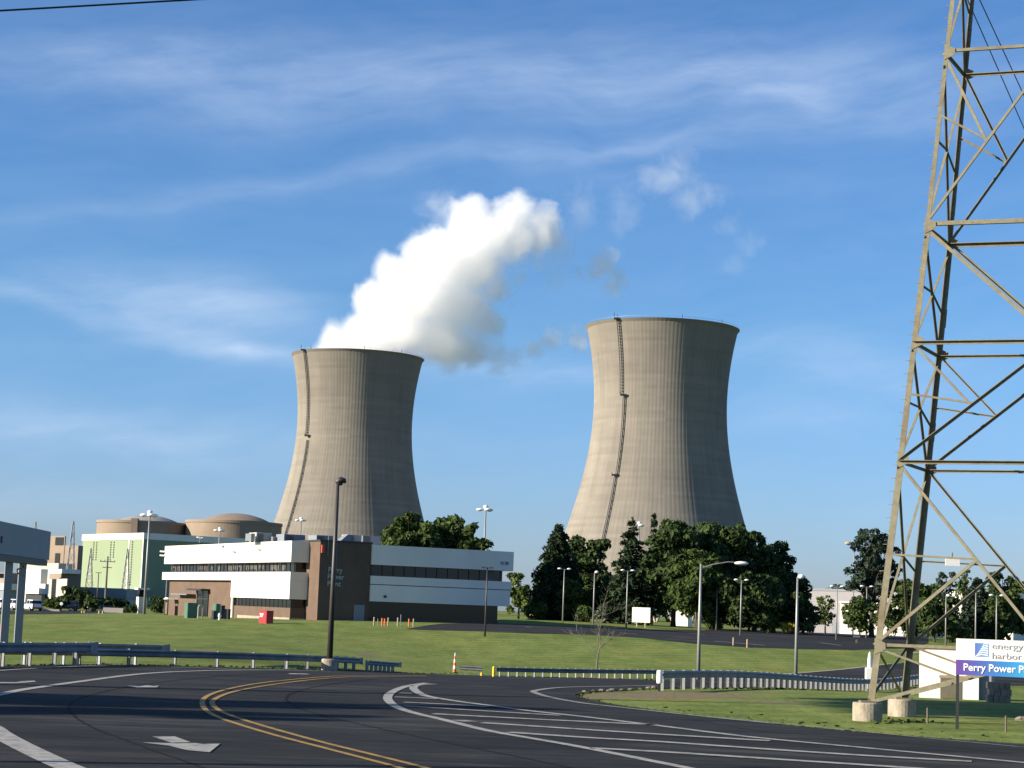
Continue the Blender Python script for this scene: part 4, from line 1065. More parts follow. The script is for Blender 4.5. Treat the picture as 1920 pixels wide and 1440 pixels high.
# small bare tree by the middle guardrail
b = G(1119, 1258); bt = empty('bare_tree', b, 'small leafless tree beside the guardrail on the lawn', 'tree')
m1 = MB(); m2 = MB(); S = b.y / F_PX; r = random.Random(9)
def branch(p, d, L, rad, lvl, mb_):
    pts = [p]; q = p.copy(); dd = d.copy()
    for i in range(4):
        dd = (dd + rvec(r) * .22 + Vector((0, 0, .06))).normalized(); q = q + dd * (L / 4); pts.append(q.copy())
    mb_.tube([tuple(a) for a in pts], [rad * (1 - .2 * i) for i in range(5)], 6 if lvl < 2 else 4)
    if lvl < 3:
        for i in range(5 if lvl else 5):
            a = pts[r.choice((2, 3, 4))] if lvl else pts[r.choice((2, 3, 3, 4))]
            nd = (dd + rvec(r) * .95); nd.y *= .8; nd.z = abs(nd.z) * .8 + .1
            branch(a, nd.normalized(), L * r.uniform(.4, .62), rad * .42, lvl + 1, m2)
branch(Vector((0, 0, -.1)), Vector((.02, 0, 1)), 60 * S, .10, 0, m1)
branch(Vector((0, 0, 45 * S)), Vector((.06, 0, 1)), 75 * S, .05, 1, m1)
branch(Vector((0, 0, 30 * S)), Vector((-.6, 0, .8)), 60 * S, .045, 1, m1)
m1.build('trunk', 'deadbark', bt); m2.build('branch', 'deadbark', bt)
# trees outside the frame on the left that throw the long shadow over the road
def tree_at(x, y, H, Wd, seed, label):
    r_ = random.Random(seed); root = empty('roadside_tree', (x, y, T(x, y)), label, 'tree'); cr_ = MB(); tr_ = MB()
    tr_.tube([(0, 0, -.3), (0, 0, H * .4), (0, 0, H * .85)], [.45, .32, .08], 8)
    for i in range(60):
        d = rvec(r_); q = r_.random() ** .4; c = Vector((d.x * Wd * q * .85, d.y * Wd * q * .85, H * .56 + d.z * H * .40 * q))
        for _ in range(90):
            e = rvec(r_); p = c + e * (Wd * .3 * r_.uniform(.5, 1.1)); p.z = min(p.z, H); leaf(cr_, p, e, .5 * r_.uniform(.6, 1.2), r_)
    cr_.build('crown', 'leaf_dark', root); tr_.build('trunk', 'bark', root)
dgr = Vector((sun_vec.x, sun_vec.y, 0)).normalized()
tanel = math.tan(SUN_EL)
for (tx, ty, dist, H, wd, sd, lb_) in ((0.5, 59.0, 52, 18.5, 3.4, 71, 'roadside tree beyond the left edge, first of the two that shade the road'),
                                     (-3, 52.0, 50, 18.5, 2.4, 72, 'roadside tree beyond the left edge, second of the two that shade the road')):
    tree_at(tx + dgr.x * dist, ty + dgr.y * dist, H, wd, sd, lb_)
# unseen stand-in tree added off-frame, crown shaped to shade grass behind the pylon
tx, ty = 18 + dgr.x * 70, 73 + dgr.y * 70
r_ = random.Random(73); root = empty('roadside_tree', (tx, ty, T(tx, ty)), 'unseen tall tree beyond the left edge, added to shade the grass behind the pylon', 'tree'); cr_ = MB(); tr_ = MB()
tr_.tube([(0, 0, -.3), (0, 0, 14), (0, 0, 24)], [.5, .35, .1], 8)
for i in range(110):
    c = Vector((r_.uniform(-1.5, 1.5), r_.uniform(-5.6, 5.6), r_.uniform(23.2, 25.4)))
    for _ in range(70):
        e = rvec(r_); p = c + e * (1.6 * r_.uniform(.4, 1.1)); p.z = max(22.6, p.z); leaf(cr_, p, e, .5 * r_.uniform(.6, 1.2), r_)
cr_.build('crown', 'leaf_dark', root); tr_.build('trunk', 'bark', root)

# ------------------------------------------------------------------ lamps and poles
def ellipsoid(mb, c, rx, ry, rz, n=12, m=8, zc=None):
    i0 = len(mb.v)
    for i in range(m + 1):
        t = pi * i / m
        for j in range(n):
            a = 2 * pi * j / n; mb.v.append((c[0] + rx * sin(t) * cos(a), c[1] + ry * sin(t) * sin(a), c[2] - rz * cos(t)))
    for i in range(m):
        for j in range(n):
            p = i0 + i * n + j; q = i0 + i * n + (j + 1) % n; mb.f.append((p, q, q + n, p + n))
    return mb
def pole(px, py, pyt, label, kind='twin', Y=None, mat='alu', r=.09, group=None, base=False):
    b = onT(px, Y) if Y else G(px, py)
    H = at(px, pyt, b.y).z - b.z
    root = empty('street_lamp' if kind in ('cobra', 'drop', 'single') else ('floodlight_mast' if kind == 'mast' else 'parking_lamp'), b, label, 'lamp post', group)
    z0_ = 0
    if base:
        MB().lathe([(.40, -.2), (.40, .55), (.36, .6)], 20).build('concrete_base', 'concrete', root); z0_ = .6
        MB().box(-.2, .2, -.2, .2, .6, .64).build('base_plate', mat, root)
    MB().tube([(0, 0, z0_ - (0 if base else .2)), (0, 0, H * .5), (0, 0, H)], [r * 1.35, r * 1.1, r * .75], 10).build('pole', mat, root, smooth=True)
    def head(x, y, z, sx, sy, sz, m_='white_lamp'):
        h = ellipsoid(MB(), (x, y, z), sx, sy, sz).build('lamp_head', m_, root, smooth=True)
        ellipsoid(MB(), (x, y, z - sz * .55), sx * .6, sy * .6, sz * .6).build('lens', 'galv', h, smooth=True)
    if kind == 'twin':
        for s_ in (-1, 1):
            MB().beam((0, 0, H - .1), (s_ * .55, 0, H + .03), .06).build('arm', mat, root); head(s_ * .72, 0, H + .06, .32, .25, .13)
    elif kind == 'tee':
        MB().beam((-.3, 0, H - .1), (.3, 0, H - .1), .08).build('arm', mat, root)
        for s_ in (-1, 1): MB().box(s_ * .42 - .18, s_ * .42 + .18, -.15, .15, H - .14, H).build('lamp_head', 'white_lamp' if mat == 'alu' else mat, root)
    elif kind == 'small':
        MB().beam((0, 0, H - .1), (.25, 0, H), .06).build('arm', mat, root); head(.3, 0, H + .05, .3, .26, .2)
    elif kind == 'cobra':
        MB().tube([(0, 0, H - .35), (.9, 0, H - .02), (2.1, 0, H + .22), (2.7, 0, H + .2)], [.06, .05, .045, .04], 8).build('arm', mat, root); head(3.1, 0, H + .16, .55, .22, .15)
    elif kind == 'drop':
        h = MB().tube([(-.05, 0, H - .1), (.02, 0, H + .02), (.16, 0, H + .10), (.34, 0, H + .06), (.40, 0, H - .04)], [.10, .17, .18, .13, .03], 12).build('lamp_head', mat, root, smooth=True)
        ellipsoid(MB(), (.12, 0, H - .1), .14, .14, .08).build('lens', 'glass', h, smooth=True)
    elif kind == 'side':
        MB().beam((0, 0, H - .1), (-1.0, 0, H), .08).build('arm', mat, root); head(-1.1, 0, H + .1, .8, .5, .36, 'palewood')
    elif kind == 'mast':
        for k in range(3):
            a = radians(-70 + 120 * k); x, y = cos(a) * 1.0, sin(a) * 1.0
            MB().beam((0, 0, H - .3), (x * .8, y * .8, H - .3), .1).build('arm', mat, root); head(x, y, H - .3, .6, .45, .25)
        head(0, 0, H + .15, .45, .45, .35)
    return root
G1 = 'lamp posts around the parking lot'
pole(617, 1258, 903, 'tall dark street lamp with a drop-shaped head in front of the brick office', 'drop', mat='bronze', r=.11, base=True)
pole(1309, 1262, 1057, 'tall pale street lamp with a long arm reaching right over the lawn', 'cobra', Y=148, r=.11)
pole(1492, 1256, 1082, 'tall pale street lamp with one round head near the road curb', 'small', Y=162, r=.11)
pole(909, 1185, 1063, 'thin dark lamp post in front of the right end of the office', 'tee', mat='bronze', r=.08, Y=205)
pole(1055, 1170, 1067, 'twin-headed lamp in front of the spruce, lower half in shade', 'twin', Y=290, group=G1)
pole(1112, 1178, 1073, 'single-headed lamp above the bare tree', 'small', Y=285, group=G1)
pole(1174, 1187, 1070, 'twin-headed lamp left of the white sign board', 'twin', Y=275, group=G1)
pole(1304, 1180, 1081, 'single-headed lamp just left of the long-armed street lamp', 'small', Y=292, group=G1, mat='galv')
pole(1343, 1187, 1086, 'twin-headed lamp right of the long-armed street lamp', 'twin', Y=290, group=G1)
pole(1388, 1203, 1088, 'twin-headed lamp under the head of the long-armed street lamp', 'twin', Y=262, group=G1)
pole(1568, 1207, 1100, 'twin-headed lamp in front of the white warehouse left of the pine', 'twin', Y=270, group=G1)
pole(1624, 1180, 1100, 'twin-headed lamp in front of the airy pine', 'twin', Y=290, group=G1)
pole(1773, 1205, 1117, 'lamp standing just left of the company sign', 'small', Y=270, group=G1)
pole(1829, 1200, 1108, 'bare-topped lamp pole rising above the sign logo', 'small', Y=262, group=G1)
pole(1868, 1200, 1117, 'twin-headed lamp rising above the middle of the company sign', 'twin', Y=258, group=G1)
G2 = 'tall floodlight masts of the plant'
pole(270, 1151, 962, 'tall floodlight mast in front of the green hall corner', 'mast', Y=300, group=G2, r=.16)
pole(903, 1160, 952, 'tall floodlight mast behind the right end of the office roof', 'mast', Y=320, group=G2, r=.16, mat='alu')
pole(404, 1140, 992, 'floodlight mast between the two reactor domes', 'mast', Y=480, group=G2, r=.2)
pole(556, 1150, 973, 'floodlight mast before the foot of the left cooling tower', 'mast', Y=480, group=G2, r=.2)
pole(1193, 1160, 982, 'floodlight mast with white heads behind the layered fir', 'mast', Y=400, group=G2, r=.18)
pole(181, 1140, 1073, 'short dark twin floodlight pole in front of the green hall', 'tee', Y=420, mat='bronze', r=.12)
pole(1599, 1160, 1020, 'pale orange lamp head showing left of the airy pine', 'side', Y=380, group=G2, r=.12)
p = onT(196, 330); H = at(200, 1043, 330).z - p.z
up_ = empty('utility_pole', p, 'wooden utility pole with crossarms in front of the green hall', 'utility pole')
MB().tube([(0, 0, -.2), (0, 0, H)], [.22, .13], 10).build('pole', 'deadbark', up_)
for z_, w_ in ((H - .9, 1.3), (H - 1.9, .8)): MB().beam((-w_, 0, z_), (w_, 0, z_), .14).build('crossarm', 'wood', up_)
for x_ in (-1.2, -.5, .5, 1.2): MB().lathe([(.06, 0), (.1, .12), (.04, .26)], 8, (x_, 0, H - .83)).build('insulator', 'galv', up_)
# utility pole left of the frame: its cable crosses the corner of the sky and its shadow crosses the road
pp = Vector((-30.0, 28.2, T(-30, 28.2))); w1 = at(0, 20, 30); w2_ = at(350, 0, 31); dW = (w2_ - w1)
sl_ = dW / dW.x; zat = lambda x: w1 + sl_ * (x - w1.x)
upo = empty('utility_pole', pp, 'utility pole left of the picture carrying the overhead cable', 'utility pole')
MB().tube([(0, 0, -.3), (0, 0, 13.2)], [.20, .14], 10).build('pole', 'wood', upo); MB().beam((-.2, -1.1, 12.6), (.2, 1.1, 12.6), .14).build('crossarm', 'wood', upo)
e0 = zat(-30); e1 = zat(34)
pq = empty('utility_pole', (e1.x, e1.y, T(e1.x, e1.y)), 'utility pole right of the picture at the far end of the cable', 'utility pole')
MB().tube([(0, 0, -.3), (0, 0, e1.z + .4)], [.2, .14], 10).build('pole', 'wood', pq); MB().beam((-.2, -1.1, e1.z - .3), (.2, 1.1, e1.z - .3), .14).build('crossarm', 'wood', pq)
mb = MB(); mb.tube([tuple(e0.lerp(e1, i / 40)) for i in range(41)], .017, 6)
tag(mb.build('overhead_cable', 'black'), 'dark overhead cable crossing the top left corner of the sky', 'cable')

# ------------------------------------------------------------------ guardrails
def guardrail(path, label, H=.78, spacing=1.9, post_in_front=True, ends=(True, True), curve=None, railh=.31, post_mat='galv', start=.4):
    P = [Vector((p.x, p.y)) for p in path]
    L = [0]
    for a, b in zip(P, P[1:]): L.append(L[-1] + (b - a).length)
    tot = L[-1]
    def pos(s_):
        s_ = max(0, min(tot, s_))
        for i in range(len(P) - 1):
            if s_ <= L[i + 1] or i == len(P) - 2:
                t = (s_ - L[i]) / max(1e-6, L[i + 1] - L[i]); q = P[i].lerp(P[i + 1], t); d = (P[i + 1] - P[i]).normalized(); return q, d
    q0, _ = pos(0); o0 = Vector((q0.x, q0.y, T(q0.x, q0.y)))
    root = empty('guardrail', o0, label, 'guardrail')
    # W-beam section (offset from the line towards the camera side, height)
    prof = [(.00, 0), (.06, .03), (.08, .07), (.02, .12), (0, .155), (.02, .19), (.08, .24), (.06, .28), (0, .31)]
    prof = [(x, z * railh / .31) for x, z in prof]
    rb = MB(); n = max(2, int(tot / .6)); K = len(prof)
    side = -1
    for i in range(n + 1):
        q, d = pos(tot * i / n); nrm = Vector((d.y, -d.x))
        if nrm.y > 0: nrm = -nrm
        z = T(q.x, q.y) + H - railh - o0.z
        for s2 in (0, 1):
            for (x, zz) in prof:
                rb.v.append((q.x - o0.x + nrm.x * (x + (.012 if s2 else 0)), q.y - o0.y + nrm.y * (x + (.012 if s2 else 0)), z + zz))
    W2 = 2 * K
    for i in range(n):
        for k in range(K - 1):
            a = i * W2 + k; rb.f.append((a, a + 1, a + 1 + W2, a + W2)); a = i * W2 + K + k; rb.f.append((a, a + W2, a + 1 + W2, a + 1))
        for k in (0, K - 1): a = i * W2 + k; rb.f.append((a, a + W2, a + K + W2, a + K))
    rail = rb.build('rail', 'rail', root)
    for e, do in zip((0, tot), ends):
        if do:
            q, d = pos(e); s_ = -1 if e == 0 else 1; z = T(q.x, q.y) + H - o0.z
            c = Vector((q.x - o0.x, q.y - o0.y, 0)); D3 = Vector((d.x, d.y, 0)) * s_
            nrm = Vector((d.y, -d.x, 0)); nrm = -nrm if nrm.y > 0 else nrm
            eb = MB()
            for k in range(5):
                t0, t1 = k / 5, (k + 1) / 5
                def cc(t): return c + D3 * (.45 * t) + nrm * (.03 + .10 * t * t)
                a, b = cc(t0), cc(t1); h0 = railh / 2 * (1 + .25 * t0); h1 = railh / 2 * (1 + .25 * t1); zc = z - railh / 2
                eb.hexa([a + Vector((0, 0, zc - h0)), b + Vector((0, 0, zc - h1)), b + nrm * .03 + Vector((0, 0, zc - h1)), a + nrm * .03 + Vector((0, 0, zc - h0)),
                         a + Vector((0, 0, zc + h0)), b + Vector((0, 0, zc + h1)), b + nrm * .03 + Vector((0, 0, zc + h1)), a + nrm * .03 + Vector((0, 0, zc + h0))])
            eb.build('end_terminal', 'post_light', root)
    s_ = start; first = None
    while s_ < tot:
        q, d = pos(s_); nrm = Vector((d.y, -d.x)); nrm = -nrm if nrm.y > 0 else nrm
        a = atan2(d.y, d.x)
        loc = (q.x - o0.x - nrm.x * .09, q.y - o0.y - nrm.y * .09, T(q.x, q.y) - o0.z)
        if first is None:
            pb = MB(); pb.box(-.035, .035, -.09, -.08, -.3, H + .03); pb.box(-.035, .035, .08, .09, -.3, H + .03); pb.box(-.006, .006, -.08, .08, -.3, H + .03)
            first = pb.build('post', post_mat, root, loc=loc); first.rotation_euler = (0, 0, a)
        else:
            c_ = first.copy(); COL.objects.link(c_); c_.parent = root; c_.location = loc; c_.rotation_euler = (0, 0, a)
        s_ += spacing
    return root
def gpath(pts): return [G(*p) for p in pts]
guardrail(gpath([(-130, 1252), (0, 1251), (100, 1249.5), (166, 1248)]), 'nearest guardrail at the lower left with a raised post at its end', .98, 1.75, railh=.42, post_mat='post_light', ends=(False, True))
guardrail(gpath([(-130, 1246.5), (100, 1246), (200, 1246), (300, 1247)]), 'second guardrail from the left whose pale flared end stands over the grass', .92, 2.4, railh=.40, ends=(False, True))
guardrail(gpath([(-60, 1245), (150, 1247), (300, 1249.5), (420, 1252), (540, 1255), (620, 1257), (672, 1258)]), 'long curved guardrail along the lawn ending right of the dark lamp', .72, 2.6, railh=.32, ends=(False, True), post_mat='rail')
guardrail(gpath([(688, 1259), (745, 1261.5)]), 'short guardrail piece right of the dark lamp', .62, 1.35, railh=.26)
# far side of the road
a = onT(862, 138); b_ = onT(905, 138)
guardrail([a, b_], 'very short guardrail piece beside the orange delineator', .62, 1.0, post_mat='post_light', ends=(False, False))
guardrail([onT(930, 136), onT(1050, 140), onT(1232, 147)], 'low dark guardrail on the far side of the road bend', .66, .82, post_mat='post_light', ends=(False, False))
guardrail([onT(1240, 79), onT(1340, 87), onT(1460, 102), onT(1560, 118), onT(1650, 137), onT(1735, 158)], 'long guardrail with closely set posts running back to the pylon', .80, 1.62, post_mat='post_light', ends=(False, False), start=.35)
b = onT(1236, 78.6); wc = empty('guardrail_end_marker', b, 'white rounded end marker at the start of the long guardrail', 'marker')
MB().lathe([(.02, .30), (.11, .32), (.12, .40), (.12, .80), (.10, .84), (.02, .85)], 20).build('drum', 'white_lamp', wc); MB().box(-.05, .05, -.05, .05, -.2, .3).build('post', 'dark_metal', wc)
p = onT(165, G(166, 1248).y); q_ = empty('end_post', p, 'pale raised post at the end of the nearest guardrail', 'post')
MB().box(-.05, .05, -.05, .05, .55, 1.08).build('post', 'post_light', q_)

# ------------------------------------------------------------------ small roadside things
def delineator(px, py, pyt):
    b = G(px, py); H = at(px, pyt, b.y).z - b.z
    r_ = empty('channelizer_cone', b, 'tall orange and white striped cone at the road edge', 'traffic cone')
    MB().lathe([(.26, 0), (.26, .05), (.2, .07)], 12).build('base', 'black', r_)
    for i in range(6):
        z0_, z1_ = .07 + (H - .1) * i / 6, .07 + (H - .1) * (i + 1) / 6; f0, f1 = 1 - i / 7.5, 1 - (i + 1) / 7.5
        MB().lathe([(.13 * f0, z0_), (.13 * f1, z1_)], 14).build('stripe', 'white_lamp' if i % 2 else 'orange', r_)
delineator(852, 1262, 1223)
def post(px, pyt, Y, label, mat, r=.09, name='bollard', group=None, py=None, cap=None):
    b = onT(px, Y) if Y else G(px, py); H = at(px, pyt, b.y).z - b.z
    o = empty(name, b, label, 'post', group); MB().lathe([(r, -.1), (r, H - r * .5), (r * .7, H)], 12).build('shaft', mat, o)
    if cap: MB().lathe([(r * 1.15, H * .68), (r * 1.15, H * .82)], 12).build('band', cap, o)
    return o
post(925.5, 1249.5, 134, 'yellow post at the left end of the low dark guardrail', 'yellow', .10)
post(903, 1261, 135, 'short yellow post at the right end of the shortest guardrail piece', 'yellow', .08)
post(1375, 1195.5, None, 'left of the two small tan posts on the lawn edge', 'palewood', .09, py=1210.5)
post(1401, 1198.5, None, 'right of the two small tan posts on the lawn edge', 'palewood', .09, py=1214.5)
for px, yt, m_, lb_ in ((701, 1157, 'palewood', 'leftmost pale stake before the dark office ground floor'), (708, 1160, 'galv', 'thin grey stake right of the leftmost pale one'), (716, 1159, 'orange', 'first of two thin orange stakes'),
                     (721, 1160, 'orange', 'second of two thin orange stakes'), (727.5, 1158, 'palewood', 'pale stake closing the left cluster of stakes'), (745.5, 1158, 'palewood', 'pale stake in the middle of the row'),
                     (751, 1152, 'galv', 'tallest grey stake in the middle of the row'), (766.5, 1160, 'orange', 'thick orange stake near the right end of the row'), (775, 1160, 'palewood', 'rightmost pale stake of the row')):
    post(px, yt, None, lb_, m_, .08 if m_ != 'galv' else .04, 'survey_stake', 'stakes on the lawn before the office', py=1172.5 + (px - 701) * .035)
def cabinet(name, pl, pc, pr, yt, Y, mat, label, cat, ang=27, yb=None, roofed=True):
    c = at(pc, yt, Y); b = onT(pc, Y)
    u = Vector((cos(radians(ang)), sin(radians(ang)), 0)); v = Vector((-u.y, u.x, 0))
    def reach(d, px, inc):
        lo, hi = 0, 30
        for _ in range(30):
            m = (lo + hi) / 2; q = px_of(c + d * m)[0]
            if (q < px) == inc: lo = m
            else: hi = m
        return lo
    L2 = reach(u, pr, True); L1 = reach(v, pl, False); H = c.z - b.z
    o = empty(name, b, label, cat, rz=radians(ang))
    MB().box(0, L2, 0, L1, -.1, H).build('body', mat, o, bevel=.02)
    MB().box(-.04, L2 + .04, -.04, L1 + .04, H, H + .06).build('lid', mat, o)
    MB().box(-.025, 0, .12, L1 - .12, .15, H - .12).build('door', mat, o)
    return o, L1, L2, H
o, L1, L2, H = cabinet('utility_cabinet', 485, 499, 512, 1146, 212, 'red', 'red utility cabinet with a white mark standing on the lawn', 'cabinet')
m_ = text('27', .5, 'white_lamp', o, Vector((-.035, L1 - .38, H - .62)), Vector((0, -1, 0)), ZU, name='white_mark', width=L1 * .5, bold=.02)
cabinet('transformer_box', 345, 351, 369, 1131, 236, 'green_box', 'larger green transformer box near the office entrance', 'transformer')
cabinet('transformer_box', 397, 404, 412, 1133, 232, 'green_box', 'smaller green transformer box with a dark low box in front', 'transformer')
cabinet('equipment_box', 396, 400, 406, 1146, 226, 'dark_metal', 'low dark box in front of the smaller green transformer', 'box')
cabinet('equipment_box', 410, 414, 421, 1136, 236, 'dark_metal', 'dark box right of the smaller green transformer', 'box')
cabinet('equipment_box', 420, 427, 432, 1143, 232, 'dark_metal', 'sloping dark box by the white office column', 'box')
for px, lb_ in ((371, 'pale frame'),):
    b = onT(375, 232); o = empty('bike_rack', b, 'pale arched rack standing in front of the office entrance', 'rack', rz=RO)
    S_ = b.y / F_PX; hh = at(375, 1135, 232).z - b.z
    MB().tube([(-.28, 0, 0), (-.28, 0, hh - .2), (-.15, 0, hh), (.15, 0, hh), (.28, 0, hh - .2), (.28, 0, 0)], .07, 8).build('frame', 'cream', o)
b = onT(411, 224); o = empty('hydrant', b, 'small white hydrant between the dark boxes', 'hydrant')
MB().lathe([(.14, 0), (.14, .06), (.10, .08), (.10, .55), (.16, .58), (.14, .7), (.03, .8)], 14).build('barrel', 'white_lamp', o); MB().tube([(-.2, 0, .45), (.2, 0, .45)], .07, 8).build('nozzle', 'white_lamp', o)
# smoking shelter
b = onT(313, 285); o = empty('smoking_shelter', b, 'small shelter with a white roof at the left end of the office', 'shelter', rz=RO)
hh = at(324, 1124, 285).z - b.z
for x_, y_ in ((0, 0), (1.6, 0), (0, 1.4), (1.6, 1.4)): MB().box(x_ - .06, x_ + .06, y_ - .06, y_ + .06, 0, hh).build('post', 'wood', o)
MB().hexa([(-.2, -.3, hh), (1.8, -.3, hh), (1.8, 1.7, hh), (-.2, 1.7, hh), (0, 0, hh + .25), (1.6, 0, hh + .25), (1.6, 1.4, hh + .25), (0, 1.4, hh + .25)]).build('roof', 'white_paint', o)
MB().box(0.06, .12, .06, 1.34, .2, 1.9).build('panel', 'wood', o)
# guard booth
b = onT(264, 320); o = empty('guard_booth', b, 'white raised guard booth with a flat white roof by the green hall', 'guard booth', rz=RO)
hh = at(264, 1102, 320).z - b.z
MB().box(-.7, .7, -.7, .7, -.1, hh * .64).build('base', 'white_paint', o)
MB().box(-.6, .6, -.6, .6, hh * .64, hh * .92).build('window_band', 'glass', o)
MB().box(-1.0, 1.0, -1.0, 1.0, hh * .92, hh).build('roof', 'white_paint', o)
# white sign board with two posts under the trees
b = onT(1192, 282); o = empty('notice_board', b, 'blank white notice board on two posts under the layered fir', 'sign', rz=radians(-25))
zt_ = at(1200, 1139, 282).z - b.z; zb_ = at(1200, 1167, 282).z - b.z
MB().box(-.6, 2.2, -.05, .05, zb_, zt_).build('panel', 'white_paint', o)
for x_ in (.1, 1.4): MB().box(x_ - .07, x_ + .07, .05, .15, -.2, zt_ - .1).build('post', 'palewood', o)
# dark sign and small tree stump area at the lot
b = onT(1606, 236); o = empty('parking_sign', b, 'small dark sign box on the edge of the far lot', 'sign')
hh = at(1606, 1191, 236).z - b.z
MB().box(-.42, .42, -.1, .1, .5, hh).build('panel', 'dark_metal', o); MB().box(-.42, .42, -.12, -.1, hh - .25, hh - .08).build('light_strip', 'galv', o); MB().box(-.1, .1, -.08, .08, -.1, .5).build('post', 'wood', o)
# white pedestal
b = onT(1630, 138); o = empty('valve_pedestal', b, 'white pedestal with a narrow rounded top by the access road', 'pedestal')
hh = at(1630, 1222, 138).z - b.z; S = 138 / F_PX
MB().box(-7.5 * S, 7.5 * S, -.25, .25, -.1, hh * .58).build('body', 'white_lamp', o, bevel=.03); MB().lathe([(4.5 * S, hh * .58), (4 * S, hh * .8), (2.6 * S, hh * .94), (.03, hh)], 16).build('cap', 'white_lamp', o)
# orange bollard behind the pylon
post(1703, 1273, 90, 'orange post seen between the pylon legs', 'orange', .09)
# stones along the island edge
r = random.Random(4)
def rock(px, py, s, label, name='stone', group='stones edging the grass island'):
    b = G(px, py); mb = ellipsoid(MB(), (0, 0, s * .25), s, s * .8, s * .5, 10, 7)
    mb.v = [tuple(Vector(v) * r.uniform(.86, 1.14)) for v in mb.v]; o = mb.build(name, 'stone', loc=b)
    tag(o, label, 'stone', group); return o
for i, (px, py) in enumerate(((1096, 1299), (1112, 1297), (1128, 1296.5), (1141, 1297), (1148, 1296), (1165, 1295), (1182, 1294.5), (1200, 1293), (1216, 1292), (1226, 1291.5))):
    rock(px, py, (.12, .09, .13, .1, .15, .1, .12, .09, .14, .15)[i], 'rough tan edging stone on the rim of the grass island')
rock(1915, 1351, .22, 'brown lump of stone at the right edge of the grass')
# block pile behind the sign
b = onT(1872, 80); o = empty('stone_pile', b, 'low stack of rough stone blocks below the company sign', 'stone wall')
hh = at(1872, 1279, 80).z - b.z; mb = MB()
for row in range(3):
    for k in range(4):
        x = -.45 + k * .24 + (row % 2) * .06; mb.box(x + r.uniform(-.01, .01), x + .22 + r.uniform(-.02, .02), r.uniform(-.05, 0), .3, hh * row / 3 + .004, hh * (row + 1) / 3 - .006)
mb.build('blocks', 'stone', o)

# white shed behind the sign
YS = 84.0
b = onT(1723, YS); c_ = at(1723, 1220, YS); sh = empty('white_shed', b, 'white shed with a brown door behind the pylon and the company sign', 'shed', rz=radians(-20))
SS = YS / F_PX; Hh = c_.z - b.z; Lx = 108 * SS
mb = MB(); mb.hexa([(0, 0, -.1), (Lx, 0, -.1), (Lx, 1.8, -.1), (0, 1.8, -.1), (0, 0, Hh), (Lx, 0, Hh + .02), (Lx, 1.8, Hh), (0, 1.8, Hh)])
mb.hexa([(0, 0, Hh), (Lx, 0, Hh + .02), (Lx, 1.8, Hh), (0, 1.8, Hh), (Lx * .42, .3, Hh + .2), (Lx * .9, .3, Hh + .22), (Lx * .9, 1.5, Hh + .2), (Lx * .42, 1.5, Hh + .2)])
mb.build('wall', 'white_paint', sh)
dd = MB().box(Lx * .36, Lx * .72, -.03, .01, .02, Hh * .44).build('door', simple('olive_door', (.13, .12, .075), .7, .15, 3), sh)
MB().box(Lx * .34, Lx * .74, -.05, .01, Hh * .44, Hh * .50).build('door_frame', 'terracotta', dd)
MB().box(Lx, Lx + .5, .3, 1.6, -.1, Hh * .8).build('shaded_side', 'grey_panel', sh)  # grey box standing for the shed's right side, its shade put into colour

# ------------------------------------------------------------------ company sign on the right
YB = 57.6
b = onT(1797, YB); sg = empty('company_sign', b, 'white company sign with a purple to blue name band on dark posts', 'sign', rz=radians(-15))
S = YB / F_PX; xr = RI; X0 = at(1793, 1197, YB); zT = X0.z - b.z; zB = at(1793, 1265, YB).z - b.z; zM = at(1793, 1236.5, YB).z - b.z
x0 = X0.x - b.x; x1 = x0 + 196 * S
MB().box(x0, x1, -.04, .04, zM, zT).build('panel', 'white_lamp', sg)
bm_, n_, l_, bs_ = new_mat('sign_band_colours')
tcx = n_.new('ShaderNodeTexCoord'); sx = n_.new('ShaderNodeSeparateXYZ'); l_.new(tcx.outputs['Object'], sx.inputs[0])
mr = n_.new('ShaderNodeMapRange'); mr.inputs['From Min'].default_value = x0; mr.inputs['From Max'].default_value = x1; l_.new(sx.outputs[0], mr.inputs['Value'])
l_.new(ramp(n_, l_, mr.outputs[0], ((0, (.12, .045, .27)), (.18, (.07, .09, .36)), (.45, (.03, .20, .50)), (.75, (.03, .36, .62)), (1, (.03, .40, .66)))), bs_.inputs['Base Color']); bs_.inputs['Roughness'].default_value = .5
band = MB().box(x0, x1, -.045, .035, zB, zM - .002).build('name_band', bm_, sg)
for x_ in (.05, (x1 - x0) - .12): MB().box(x0 + x_ - .045, x0 + x_ + .045, .045, .14, -.3, zT - .05).build('post', 'dark_metal', sg)
text('Perry Power Plant', .30, 'white_lamp', band, Vector((x0 + 13 * S, -.055, zB + 8.5 * S)), Vector((1, 0, 0)), ZU, bold=.005, width=136 * S, ext=.006)
M['sign_grey'] = simple('pale_grey_letter', (.52, .52, .54), .6, .03, 3)
for body, dy, w in (('energy', 19, 56), ('harbor', 1.0, 54)):
    text(body, .27, 'sign_grey', sg, Vector((x0 + 64 * S, -.05, zM + (dy + 3) * S)), Vector((1, 0, 0)), ZU, bold=0, width=w * S, ext=.006)
